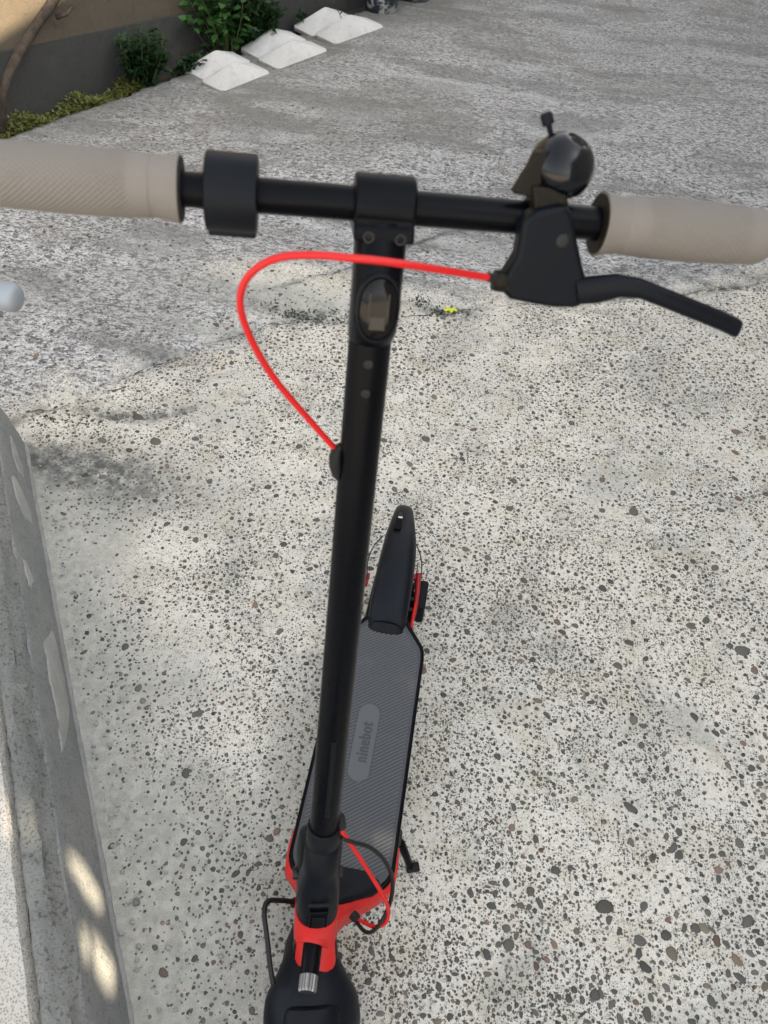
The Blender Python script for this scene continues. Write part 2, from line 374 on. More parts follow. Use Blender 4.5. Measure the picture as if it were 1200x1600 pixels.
def pebbles():
    N = 150000
    y = -.5+rng.uniform(0, 1, N)*4.2; x = .15+.12*y+rng.uniform(-1, 1, N)*(1.05+.50*np.clip(y, 0, 9))
    size = .0027*np.exp(rng.normal(0, .42, N)); size = np.clip(size, .0014, .0095)
    d, sd = seg_dist(x, y, joint); kd = (x+.292)*.8438+(y+.208)*.5366
    keep = np.ones(N, bool); dn = fbm(x, y, 5, 77)
    keep &= rng.uniform(0, 1, N) < np.clip(.22+(dn-.3)*2.2, .2, 1)
    keep &= (kd > .02) | (y > 1.2)
    keep &= (rng.uniform(0, 1, N) < np.clip(.12+kd/.35, .12, 1)) | (y > 1.1)
    keep &= ~((sd > 0) & (rng.uniform(0, 1, N) > .3))
    size *= 1+.5*np.clip((x-.1)/.8, 0, 1)*np.clip(1-(y-.1)/1.2, 0, 1)+.35*np.clip(y-.3, 0, 1.5)/1.5
    x, y, size = x[keep], y[keep], size[keep]
    o_ = np.argsort(-size); x, y, size = x[o_], y[o_], size[o_]; cells = {}; ok = np.ones(len(x), bool)   # the larger stones do not overlap
    nb_ = int((size > .0030).sum())
    for i in range(nb_):
        cx_, cy_ = int(x[i]//.02), int(y[i]//.02)
        for a_ in (-1, 0, 1):
            for b_ in (-1, 0, 1):
                for j in cells.get((cx_+a_, cy_+b_), ()):
                    if (x[i]-x[j])**2+(y[i]-y[j])**2 < (.98*(size[i]+size[j]))**2: ok[i] = False; break
                if not ok[i]: break
            if not ok[i]: break
        if ok[i]: cells.setdefault((cx_, cy_), []).append(i)
    x, y, size = x[ok], y[ok], size[ok]
    # a few big ones where the photograph shows them
    for u, v, r in ((945, 1417, 15), (1052, 1325, 10), (985, 1262, 12), (795, 1476, 11), (1160, 1017, 13), (990, 800, 9), (1150, 675, 8), (160, 688, 9), (215, 652, 11), (243, 690, 11), (290, 1208, 9), (310, 1115, 9),
                    (1100, 1450, 10), (1168, 1440, 12), (930, 1555, 10), (1050, 1490, 11), (1120, 1470, 9), (1000, 1470, 10), (1085, 1120, 8), (665, 686, 8), (640, 725, 7), (600, 688, 6), (1020, 1340, 8), (868, 1360, 8), (990, 1125, 9), (965, 1040, 8), (840, 1095, 8), (735, 1395, 8), (255, 1520, 10), (180, 655, 6), (150, 640, 6)):
        p = on_z(u, v); q = on_z(u+r, v); x = np.append(x, p[0]); y = np.append(y, p[1]); size = np.append(size, np.linalg.norm(q-p)*.95)
    z = gz(x, y)
    sp = np.array([[x[i], y[i], 0] for i in range(len(x))])-CAM
    cc = sp @ CROT; u = 600+1200*cc[:, 0]/cc[:, 2]; v = 800+1200*cc[:, 1]/cc[:, 2]; app = size*1200/cc[:, 2]
    vis = (u > 0) & (u < 1200) & (v > 0) & (v < 1600)
    order = np.argsort(-np.where(vis, app, 0)); shapes = [stone_shape(s) for s in range(9)]
    meshes = []
    for vs, f in shapes:
        me = bpy.data.meshes.new('pebble'); me.from_pydata(vs.tolist(), [], f); me.materials.append(M_peb)
        for p in me.polygons: p.use_smooth = True
        meshes.append(me)
    ang = rng.uniform(0, 6.28, len(x)); proto = bpy.data.objects.new('pebble', meshes[0]); flat = rng.uniform(-.0004, .0002, len(x))
    colr = PAL[rng.integers(0, len(PAL), len(x))]*rng.uniform(.45, 1.2, (len(x), 1))*np.array([1.04, 1., .93])
    for k, i in enumerate(order[:299]):
        o = proto if k == 0 else proto.copy(); o.data = meshes[k % 9]; s = float(size[i])
        o.location = (x[i], y[i], z[i]+.0006+flat[i]); o.rotation_euler = (0, 0, ang[i]); o.scale = (s, s, s*.75); o.color = (*colr[i], 1)
        o.parent = G; col.objects.link(o)
    small = [stone_shape(50+s, 6, True) for s in range(6)]; rest = order[299:]; V = []; F = []; CC = []; k = 0
    for j in range(6):
        vs, f = small[j]; ids = rest[j::6]; n = len(ids); c, s = np.cos(ang[ids]), np.sin(ang[ids])
        vx = vs[None, :, 0]*size[ids, None]; vy = vs[None, :, 1]*size[ids, None]; vz = vs[None, :, 2]*size[ids, None]*.7
        P = np.stack([vx*c[:, None]-vy*s[:, None]+x[ids, None], vx*s[:, None]+vy*c[:, None]+y[ids, None], vz+z[ids, None]+.0005+flat[ids, None]], -1)
        V.append(P.reshape(-1, 3)); CC.append(np.repeat(colr[ids], len(vs), 0)); m_ = len(vs)
        for a in f: F.append((np.arange(n)[:, None]*m_+np.array(a)[None]+k, len(a)))
        k += n*m_
    V = np.concatenate(V); CC = np.concatenate(CC)
    allf = [row for arr, L in F for row in arr.tolist()]
    me = bpy.data.meshes.new('small_pebbles'); me.from_pydata(V.tolist(), [], allf)
    me.polygons.foreach_set('use_smooth', np.ones(len(me.polygons), bool))
    at = me.color_attributes.new('stone', 'FLOAT_COLOR', 'POINT'); at.data.foreach_set('color', np.c_[CC, np.ones(len(CC))].astype(np.float32).ravel())
    me.materials.append(M_pebs); o = bpy.data.objects.new('small_pebbles', me); o.parent = G; o['kind'] = 'stuff'; col.objects.link(o)
pebbles()
def crack(line, wmax, seed):
    P = [on_z(u, v)[:2] for u, v in line]; pts = []
    for (ax_, ay), (bx, by) in zip(P[:-1], P[1:]):
        n_ = max(2, int(math.hypot(bx-ax_, by-ay)/.008))
        for k in range(n_): pts.append((ax_+(bx-ax_)*k/n_, ay+(by-ay)*k/n_))
    V = []; F = []
    for i, (a_, b_) in enumerate(pts):
        j = min(i+1, len(pts)-1); k = max(i-1, 0); d_ = np.array(pts[j])-np.array(pts[k]); d_ /= np.linalg.norm(d_)+1e-9; q = np.array([-d_[1], d_[0]])
        of = mnoise.noise(Vector((a_*14, b_*14, seed)))*.022+mnoise.noise(Vector((a_*70, b_*70, seed)))*.006
        w_ = wmax*max(.12, .45+mnoise.noise(Vector((a_*22, b_*22, seed+5)))*1.5)
        for sg in (-1, 1):
            x_, y_ = np.array([a_, b_])+q*(of+sg*w_*(.5+.5*abs(mnoise.noise(Vector((a_*160, b_*160, sg)))))); V.append((x_, y_, float(gz(x_, y_)[0])+.0016))
        if i: F.append((2*i-2, 2*i, 2*i+1, 2*i-1))
    mb = MB(); mb.add(V, F); mb.build('crack', M_soil, G)
for i, (ln, w_) in enumerate(((((130, 615), (215, 580), (300, 548), (380, 522), (480, 499), (560, 495)), .0022), (((625, 494), (690, 491), (800, 478), (900, 471), (1040, 463), (1190, 441)), .0028),
                           (((430, 455), (500, 436), (560, 420), (640, 385), (700, 366), (800, 350)), .0030), (((20, 655), (60, 640), (130, 628), (200, 600)), .0022), (((900, 434), (960, 425), (1040, 430), (1110, 446), (1190, 455)), .0020))):
    crack(ln, w_, i*3.3)

# ---------------------------------------------------------------- low wall at the left
K0 = np.array([-.292, -.208]); KE = np.array([-.53662, .84382]); KN = np.array([.84382, .53662])
def kpt(s, t, z): q = K0+KE*s+KN*t; return (q[0], q[1], z)
def low_wall():
    root = empty('low_wall', kpt(.5, 0, 0), 'low grey rendered wall with a crumbling rough top edge along the left side of the yard', 'wall')
    def strip(name, prof, mt, s0=-1.2, s1=1.55, step=.012, amp=.003, seed=0, ampz=None, kind=None):
        ss = np.arange(s0, s1+1e-6, step); n = len(prof); V = []; F = []
        for i, s_ in enumerate(ss):
            for j, (t, z) in enumerate(prof):
                a = (mnoise.noise(Vector((s_*6, j*.7+seed, 3)))*1.2+mnoise.noise(Vector((s_*38, j*1.7+seed, 7)))*.8)*amp
                V.append(kpt(s_+mnoise.noise(Vector((s_*20, j, 9)))*.002, t+a*(0 if z < 0 else 1), z+a*.7*(0 if z < 0 else 1)))
        for i in range(len(ss)-1):
            for j in range(n-1): F.append((i*n+j, (i+1)*n+j, (i+1)*n+j+1, i*n+j+1))
        F.append(tuple(range(n))); F.append(tuple(reversed(range((len(ss)-1)*n, len(ss)*n))))
        mb = MB(); mb.add(V, F); return mb.build(name, mt, root, angle=60)
    strip('render_face', [(0, -.03), (-.001, .0), (-.006, .04), (-.012, .08), (-.018, .12), (-.025, .16), (-.031, .192), (-.034, .198), (-.040, .199), (-.058, .19), (-.058, -.03)], M_render, amp=.0018, seed=1)
    strip('rough_edge', [(-.0588, -.03), (-.045, .190), (-.036, .200), (-.041, .207), (-.047, .213), (-.054, .219), (-.061, .223), (-.069, .226), (-.077, .227), (-.085, .225), (-.091, .216), (-.094, .19), (-.096, -.03)], M_rough, amp=.0048, step=.005, seed=9)
    mb = MB(); P = []
    f = strip('mortar_fillet', [(.0, -.02), (.007, -.012), (.006, .002), (.004, .004), (.0, .006), (-.004, .006)], M_fillet, amp=.0022, seed=15, step=.01)
    # pale scars where the render has flaked
    for name, pts in (('flaked_patch', [(80, 985), (88, 1000), (100, 1055), (108, 1110), (101, 1172), (95, 1178), (90, 1130), (80, 1080), (72, 1040), (68, 1005)]),
                      ('flaked_patch', [(14, 680), (20, 690), (34, 728), (38, 748), (28, 735), (18, 706)]),
                      ('flaked_patch', [(18, 742), (26, 750), (46, 795), (50, 820), (38, 808), (24, 775)]),
                      ('flaked_patch', [(34, 872), (40, 878), (52, 910), (48, 922), (40, 902)])):
        N = np.array([KN[0], KN[1], .155]); N /= np.linalg.norm(N); Pk = np.array([*K0, 0]); out = []
        cu, cv = np.mean(pts, 0)
        ring = []
        for i, (u, v) in enumerate(pts):
            u2, v2 = pts[(i+1) % len(pts)]
            for t in (0, .33, .66): ring.append((u+(u2-u)*t+random.uniform(-1.6, 1.6), v+(v2-v)*t+random.uniform(-1.6, 1.6)))
        for lv, h in ((1, .0005), (.88, .0034), (.4, .0028)):
            r = []
            for u, v in ring:
                d = ray(cu+(u-cu)*lv, cv+(v-cv)*lv); kk = ((Pk-CAM) @ N)/(d @ N); q = CAM+kk*d+N*h; r.append(tuple(q))
            out.append(r)
        m2 = MB(); m2.rings(out); m2.build(name, M_chip, root, angle=30)
low_wall()
def terrace():
    xs = np.arange(-1.2, 1.56, .02); ts = -.097-np.array([0, .012, .03, .05, .08, .12, .17, .24, .34, .5, .8, 1.4]); V = []; F = []; n = len(ts)
    for s_ in xs:
        for t in ts: V.append(kpt(s_, t-(mnoise.noise(Vector((s_*9, 2, 2)))*.006 if t > -.12 else 0), .208+mnoise.noise(Vector((s_*14, t*14, 5)))*.005-(.02 if t > -.10 else 0)))
    for i in range(len(xs)-1):
        for j in range(n-1): F.append((i*n+j, (i+1)*n+j, (i+1)*n+j+1, i*n+j+1))
    mb = MB(); mb.add(V, F)
    mb.box(-9, -8.99, 0, 0.01, -.1, -.09); o = mb.build('terrace', M_terr); tag(o, 'white speckled raised terrace behind the low wall', kind='structure')
terrace()

# ---------------------------------------------------------------- house wall at the upper left
def house_wall():
    T = -.16
    root = empty('house_wall', wpt(1.2, T-.1), 'sandy plastered house wall with a dark grey plinth behind the weeds', 'wall')
    def grid(name, z0, z1, t, mt, th):
        ss = np.arange(-3.5, 9.01, .05); V = []; F = []; n = 9
        for s_ in ss:
            a, b = z0(s_), z1(s_)
            for j in range(n):
                zz = a+(b-a)*j/(n-1); V.append(wpt(s_, t+mnoise.noise(Vector((s_*5, zz*5, 1)))*.004, zz))
            V.append(wpt(s_, t-th, b)); V.append(wpt(s_, t-th, a))
        m_ = n+2
        for i in range(len(ss)-1):
            for j in range(m_): F.append((i*m_+j, (i+1)*m_+j, (i+1)*m_+(j+1) % m_, i*m_+(j+1) % m_))
        F.append(tuple(range(m_))); F.append(tuple(reversed(range((len(ss)-1)*m_, len(ss)*m_))))
        mb = MB(); mb.add(V, F); mb.build(name, mt, root, angle=50)
    top = lambda s: .293-.052*s+mnoise.noise(Vector((s*4, 0, 0)))*.003
    grid('plinth', lambda s: -.15, top, T+.012, M_plinth, .2)
    grid('plaster', lambda s: top(s)+.001, lambda s: 3.2, T, M_plaster, .2)
house_wall()
mb = MB()
ss = np.arange(-1.5, 6, .06)
for i in range(len(ss)-1):
    for k in range(5):
        t0, t1 = -.17+k*.045, -.17+(k+1)*.045
        z = lambda s, t: -.028+mnoise.noise(Vector((s*9, t*12, 4)))*.014
        mb.add([wpt(ss[i], t0, z(ss[i], t0)), wpt(ss[i+1], t0, z(ss[i+1], t0)), wpt(ss[i+1], t1, z(ss[i+1], t1)), wpt(ss[i], t1, z(ss[i], t1))], [(3, 2, 1, 0)])
tag(mb.build('soil', M_soil), 'strip of dark soil between slab and wall', kind='structure')

# ---------------------------------------------------------------- unseen wall added to block the sun over the yard
def shade_wall():
    X0 = 3.3
    def back(p): p = Vector(p); k = (X0-p.x)/SUN.x; return p+SUN*k
    def on_wall(u, v, t0=-.16):
        d = ray(u, v); N = np.array([WN[0], WN[1], 0]); P = np.array([W0[0], W0[1], 0])+N*t0; k = ((P-CAM) @ N)/(d @ N); return CAM+k*d
    a = back(on_wall(-6, 60)); b = back(on_wall(92, -4)); sl_ = (b.z-a.z)/(b.y-a.y)
    top = lambda y: a.z+sl_*(y-a.y)
    root = empty('added_shade_wall', (X0+.3, 3, 0), 'plain pale wall added out of view to keep the yard in shade', 'building')
    y0, y1 = -5., 9.
    mb = MB(); mb.add([(X0, y0, 0), (X0, y1, 0), (X0, y1, top(y1)), (X0, y0, top(y0)), (X0+.12, y0, 0), (X0+.12, y1, 0), (X0+.12, y1, top(y1)), (X0+.12, y0, top(y0))],
                      [(0, 1, 2, 3), (7, 6, 5, 4), (0, 4, 5, 1), (1, 5, 6, 2), (2, 6, 7, 3), (3, 7, 4, 0)])
    wall = mb.build('wall', M_shade_wall, root)
    cut = MB()  # openings shaped to drop sun patches on the low wall, deck and terrace
    N = np.array([KN[0], KN[1], .155]); Pk = np.array([*K0, 0])
    for poly in ([(106, 1334), (126, 1350), (162, 1408), (155, 1420), (136, 1398), (110, 1352)],
                 [(127, 1448), (137, 1462), (141, 1500), (132, 1495)],
                 [(144, 1462), (158, 1478), (178, 1512), (178, 1546), (166, 1544), (150, 1515)]):
        ring = []
        for u, v in poly:
            d = ray(u, v); kk = ((Pk-CAM) @ N)/(d @ N); ring.append(back(CAM+kk*d))
        cut.rings([[p-SUN*.3 for p in ring], [p+SUN*.5 for p in ring]])
    for zz, poly in ((.18, [(590, 1298), (618, 1286), (614, 1338), (598, 1346)]), (.20, [(2, 1175), (18, 1240), (40, 1345), (22, 1350), (4, 1280)])):
        ring = [back(on_z(u, v, zz)) for u, v in poly]; cc = sum(ring, Vector())/len(ring); ring = [cc+(p-cc)*.45 for p in ring]
        cut.rings([[p-SUN*.3 for p in ring], [p+SUN*.5 for p in ring]])
    co_ = cut.build('cutter', None, root)
    for o_ in (wall, co_):
        b_ = bmesh.new(); b_.from_mesh(o_.data); bmesh.ops.recalc_face_normals(b_, faces=b_.faces); b_.to_mesh(o_.data); b_.free()
    md = wall.modifiers.new('openings', 'BOOLEAN'); md.operation = 'DIFFERENCE'; md.object = co_; md.solver = 'EXACT'
    dg = bpy.context.evaluated_depsgraph_get(); me = bpy.data.meshes.new_from_object(wall.evaluated_get(dg))
    wall.modifiers.clear(); wall.data = me; bpy.data.objects.remove(co_)
shade_wall()

# ---------------------------------------------------------------- white pyramid caps
def cap(s, t, L, D, rot, tilt, label, apex=(.45, .5), h=.075):
    c = wpt(s, t, 0); root = empty('post_cap', c, label, 'post cap', 'white pyramid post caps beside the weeds')
    ang = math.atan2(WE[1], WE[0])+rot
    Mx = Matrix.Translation(Vector(c)+Vector((0, 0, .004))) @ Matrix.Rotation(ang, 4, 'Z') @ Matrix.Rotation(tilt, 4, 'X')
    ch = .022; hx, hy = L/2, D/2; z1 = .026
    def oc(hx, hy, z, ch=ch): return [(hx-ch, -hy, z), (hx, -hy+ch, z), (hx, hy-ch, z), (hx-ch, hy, z), (-hx+ch, hy, z), (-hx, hy-ch, z), (-hx, -hy+ch, z), (-hx+ch, -hy, z)]
    mb = MB(Mx); mb.rings([oc(hx-.004, hy-.004, 0), oc(hx, hy, .006), oc(hx, hy, z1-.004)]); mb.build('rim', M_capd, root, bevel=.002)
    mb = MB(Mx); ax, ay = (apex[0]-.5)*L, (apex[1]-.5)*D
    base = oc(hx-.001, hy-.001, z1-.0035); b2 = oc(hx-.012, hy-.012, z1+.004); ap = [(ax+p[0]*.06, ay+p[1]*.06, z1+h) for p in base]
    mb.rings([base, b2, ap]); mb.build('pyramid', M_cap, root, bevel=.009, seg=3, angle=30)
LA = ['white cap nearest the low weeds, front one of its pair', 'white cap nearest the low weeds, rear one of its pair',
      'front cap of the middle pair of white caps', 'rear cap of the middle pair beside the dark bush',
      'white cap in front next to the dark buckets, with a twig on it', 'white cap behind the one by the dark buckets, against the wall']
cap(1.205, .235, .385, .165, 0.02, R(5), LA[0], h=.070); cap(1.25, .055, .38, .17, 0.04, R(7), LA[1], h=.074)
cap(1.68, .225, .44, .17, 0.0, R(5), LA[2], h=.072); cap(1.72, .045, .43, .17, 0.02, R(7), LA[3], h=.084)
cap(2.25, .19, .48, .18, -.02, R(5), LA[4], h=.082); cap(2.24, .005, .45, .17, 0.0, R(7), LA[5], h=.086)

# ---------------------------------------------------------------- buckets
def bucket(s, t, r, label, smear):
    c = wpt(s, t); root = empty('bucket', c, label, 'bucket', 'dark buckets at the end of the row of caps')
    mp = NT('painted bucket plastic'); k = mp.noise(14, 5, .7); cc = mp.mix(mp.ramp(k, .5, .6, 0, smear), (.018, .024, .036), (.45, .45, .43))
    mt = mp.fin(cc, .45)
    mb = MB(); mb.lathe([(0, r*.78), (.006, r*.82), (.10, r*.9), (.20, r*.98), (.24, r)], c, (0, 0, 1), 40, True); mb.build('body', mt, root)
    mb = MB(); mb.lathe([(.235, r*1.0), (.235, r*1.05), (.25, r*1.06), (.262, r*1.04), (.262, r*.96), (.235, r*.96)], c, (0, 0, 1), 40, False); mb.build('rim', mt, root)
    mb = MB(); mb.lathe([(-.0, r*.74), (.004, r*.84), (.012, r*.84), (.016, r*.8)], c, (0, 0, 1), 40); mb.build('base_ring', M_rubber, root)
    cx, cy, _ = c
    mb = MB(); mb.tube([(cx+r*1.05*math.cos(a), cy+r*1.05*math.sin(a), .235-.07*math.sin((a+2.4)/2.6*math.pi)) for a in np.linspace(-2.4, .2, 14)], .0025, 8); mb.build('handle', M_dsteel, root)
bucket(2.76, .05, .125, 'dark blue bucket with white paint smears next to the caps', .8)
bucket(3.14, .05, .125, 'dark bucket partly cut off by the top edge of the picture', .25)

# ---------------------------------------------------------------- plants
def leaf_mat(name, a, b, rough=.5):
    n = NT(name); c = n.mix(n.ramp(n.noise(35, 3), .3, .7), a, b); tr = n.n('ShaderNodeBsdfTranslucent'); n.put(c, tr.inputs[0])
    mx = n.n('ShaderNodeMixShader'); mx.inputs[0].default_value = .25; n.l(n.b.outputs[0], mx.inputs[1]); n.l(tr.outputs[0], mx.inputs[2]); n.l(mx.outputs[0], n.out.inputs[0])
    return n.fin(c, rough, 0, .35)
M_leafd = leaf_mat('dark leaf', (.007, .026, .008), (.018, .054, .016)); M_leafm = leaf_mat('mid green leaf', (.03, .10, .025), (.07, .16, .04))
M_leafy = leaf_mat('yellow green weed', (.09, .12, .03), (.16, .16, .04)); M_stem = paint('weed stem', (.09, .11, .04), .7, .2)
def leaf(mb, p, d, L, W, up=None):
    d = Vector(d).normalized(); sd = d.cross(Vector((random.uniform(-.5, .5), random.uniform(-.5, .5), 1))).normalized(); n_ = sd.cross(d); p = Vector(p)
    mb.add([p, p+d*L*.35+sd*W*.5+n_*W*.12, p+d*L*.4, p+d*L*.35-sd*W*.5+n_*W*.12, p+d*L*.75+sd*W*.3-n_*L*.04, p+d*L*.75-sd*W*.3-n_*L*.04, p+d*L-n_*L*.12],
           [(0, 1, 2), (0, 2, 3), (1, 4, 6, 2), (2, 6, 5, 3)])
def bush(name, s, t, w_, h_, n_stem, n_leaf, L, label, cat, mt, shear=0, group=None, dz=-.03):
    c = Vector(wpt(s, t, dz)); root = empty(name, c, label, cat, group); lf = MB(); st_ = MB()
    for i in range(n_stem):
        a = random.uniform(0, 6.28); rr = random.uniform(0, .5)*w_
        tip = c+Vector((*(WE*(math.cos(a)*rr+shear*h_)+WN*(math.sin(a)*rr*.55+.03)), h_*random.uniform(.5, 1)))
        base = c+Vector((math.cos(a)*rr*.25, math.sin(a)*rr*.15, 0)); mid = (base+tip)/2+Vector((random.uniform(-.03, .03), random.uniform(-.03, .03), .02))
        st_.tube([base, mid, tip], [.0035, .0028, .0012], 5, False)
        for k in range(n_leaf):
            q = random.uniform(.12, 1)**.8; p = base.lerp(mid, q*2) if q < .5 else mid.lerp(tip, q*2-1)
            az = random.uniform(0, 6.28); el = random.uniform(-.3, .7); d = Vector((math.cos(az)*math.cos(el), math.sin(az)*math.cos(el), math.sin(el)))
            leaf(lf, p+d*.008, d, L*random.uniform(.6, 1.25), L*random.uniform(.45, .75))
    o = lf.build('foliage', mt, root, angle=180); o['kind'] = 'stuff'; st_.build('stems', M_stem, root, angle=180)
    return root
bush('weed_bush', 1.60, -.05, .56, .38, 56, 40, .040, 'large dark green weed bush behind the white caps', 'bush', M_leafd)
bush('weed_bush', 1.45, -.07, .55, .50, 20, 18, .060, 'lighter broad leaved weed rising above the large dark bush', 'bush', M_leafm, -.1)
bush('weed_bush', .80, -.04, .36, .32, 46, 30, .036, 'small dark conical weed against the plinth', 'bush', M_leafd)
bush('weed_bush', 1.10, -.02, .30, .13, 26, 22, .032, 'low dark weed just left of the white caps', 'bush', M_leafd)
bush('weed_bush', 2.12, -.10, .18, .14, 8, 14, .03, 'little weed showing between the last two pairs of caps', 'bush', M_leafd)
lf = MB()
for i in range(4200):
    s_ = random.uniform(-.1, .78); t_ = random.uniform(-.13, .0); p = Vector(wpt(s_, t_+.01, -.02+random.uniform(0, .075)*(.6+.4*math.sin(s_*19))))
    az = random.uniform(0, 6.28); leaf(lf, p, (math.cos(az), math.sin(az), random.uniform(.1, 1.1)), random.uniform(.010, .022), random.uniform(.006, .012))
tag(lf.build('weeds', M_leafy, None, angle=180, base=wpt(.3, -.06)), 'low yellowish green weeds along the foot of the wall', kind='stuff')
lf = MB()
for (u, v, n_, sp) in ((480, 498, 190, .075), (545, 492, 60, .05), (690, 487, 110, .055), (655, 474, 40, .03), (120, 660, 40, .06)):
    c = on_z(u, v)
    for i in range(n_):
        x_, y_ = c[0]+random.gauss(0, sp), c[1]+random.gauss(0, sp*.28); az = random.uniform(0, 6.28)
        leaf(lf, (x_, y_, float(gz(x_, y_)[0])), (math.cos(az), math.sin(az), random.uniform(.2, 1.)), random.uniform(.005, .014), random.uniform(.003, .007))
tag(lf.build('crack_weeds', M_leafd, None, angle=180, base=tuple(on_z(600, 495))), 'tiny dark weeds growing in the joint of the concrete', kind='stuff')
root = empty('dry_stalk', wpt(.86, -.12), 'thin dry stalk standing above the small conical weed', 'stalk')
MB().tube([wpt(.86, -.12, -.02), wpt(.85, -.13, .15), wpt(.82, -.12, .27), wpt(.80, -.11, .31)], [.003, .003, .002, .0012], 6).build('stem', M_stem, root)
for k in range(4): q = MB(); leaf(q, wpt(.86-.01*k, -.125, .12+.04*k), (random.uniform(-1, 1), random.uniform(-1, 1), .5), .02, .008); q.build('leaf', M_leafy, root, angle=180)
root = empty('twig', wpt(2.20, .13, .1), 'small dark twig with leaves lying on the white cap by the buckets', 'twig')
tp = [Vector(wpt(2.22, .15, .085)), Vector(wpt(2.215, .12, .12)), Vector(wpt(2.23, .08, .15))]
MB().tube(tp, [.002, .0016, .001], 5).build('stem', M_plastic, root)
q = MB()
for k in range(9):
    p = tp[0].lerp(tp[2], k/8); leaf(q, p, (random.uniform(-1, 1), random.uniform(-.6, .6), .4), .026, .012)
q.build('leaves', M_leafd, root, kind='stuff')
# bare branch leaning against the wall
root = empty('bare_branch', wpt(-.02, .0), 'bare grey brown branch leaning on the plinth at the upper left', 'branch')
nb = NT('bark'); cb = nb.mix(nb.ramp(nb.noise(30, 5, .7, nb.co((1, 1, .3))), .35, .65), (.022, .015, .010), (.065, .048, .032)); nb.bump(nb.noise(60, 5, .7, nb.co((1, 1, .25))), .8, .006); M_bark = nb.fin(cb, .85)
def on_tw(u, v, t0):
    d = ray(u, v); N_ = np.array([WN[0], WN[1], 0]); P_ = np.array([W0[0], W0[1], 0])+N_*t0; k = ((P_-CAM) @ N_)/(d @ N_); return Vector(CAM+k*d)
bp = [Vector(on_z(2, 212, -.01)), on_tw(5, 150, .0), on_tw(15, 112, -.03), on_tw(40, 66, -.07), on_tw(62, 32, -.10), on_tw(82, 4, -.12), on_tw(112, -50, -.14)]
MB().tube(bp, [.020, .018, .020, .021, .020, .021, .018], 12, True, 5).build('limb', M_bark, root, angle=180)
MB().tube([bp[5]+Vector((0, 0, -.06)), bp[5]+Vector((.05, .02, -.045)), bp[5]+Vector((.07, .05, -.02))], [.012, .009, .006], 8).build('side_shoot', M_bark, root, angle=180)
# yellow leaf
lp = on_z(702, 491); q = MB(); ring = []
for k in range(15):
    a_ = 2*math.pi*k/15; rr = (.017, .014, .0125)[k % 3]*(1.45 if k in (0, 1, 7, 8) else 1); ring.append((lp[0]+rr*1.25*math.cos(a_), lp[1]+rr*.9*math.sin(a_), .016+.004*(k % 3)))
q.add([(lp[0], lp[1], .020)]+ring, [(0, k+1, (k+1) % 15+1) for k in range(15)])
tag(q.build('fallen_leaf', M_yellow, None, base=tuple(lp)), 'bright yellow fallen leaf on the crack right of the scooter stem', 'leaf')

# loose grit and crumbs in the gutter along the low wall
q = MB()
for i in range(520):
    s_ = random.uniform(-.1, 1.5); t_ = .02+abs(random.gauss(0, .07)); x_, y_, _ = kpt(s_, t_, 0)
    if i > 380: x_, y_ = random.uniform(-.8, 1.2), random.uniform(0, 2.2)
    r = random.choice((.0012, .0016, .002, .0026, .004))*random.uniform(.7, 1.2); z_ = float(gz(x_, y_)[0]); ro = random.uniform(0, 3)
    ring = [[(x_+math.cos(a+ro)*r*k*1.3, y_+math.sin(a+ro)*r*k, z_+zz*r) for a in np.linspace(0, 5, 6)] for k, zz in ((.8, 0), (1, .6), (.5, 1.2))]
    q.rings(ring)
tag(q.build('grit', M_chip, None, angle=30), 'loose crumbs of mortar and grit on the concrete', kind='stuff')
for (u, v, r, mt, lb, nm, ct) in ((213, 1410, .008, M_rough, 'small dark stone lying near the foot of the low wall', 'loose_stone', 'stone'),
                              (190, 1459, .006, M_chip, 'pale crumb of mortar lying closest to the low wall', 'loose_stone', 'stone')):
    p = on_z(u, v); vs, f = stone_shape(u, 10); mb = MB()
    mb.add([(p[0]+a*r, p[1]+b*r, .001+(c_+.2)*r*2.2) for a, b, c_ in vs], f); tag(mb.build(nm, mt, None, base=tuple(p)), lb, ct)

# ---------------------------------------------------------------- pipe end at the left
root = empty('handrail', (-1.0, .12, .2), 'round grey metal pipe end poking in at the left edge', 'rail')
pe = CAM+ray(50, 466)*.98; pd = Vector((-.93, -.02, .03)).normalized(); pe = Vector(pe)-Vector((CROT[:, 0]))*.018
mb = MB(); mb.lathe([(-.004, .004), (-.0025, .012), (.001, .0165), (.007, .0188), (.014, .019), (.20, .019), (.75, .019)], pe, pd, 32)
mb.build('pipe', M_pipe, root)
pp = pe+pd*.62; MB().tube([pp, Vector((pp.x, pp.y, .17))], .019, 20).build('post', M_pipe, root)

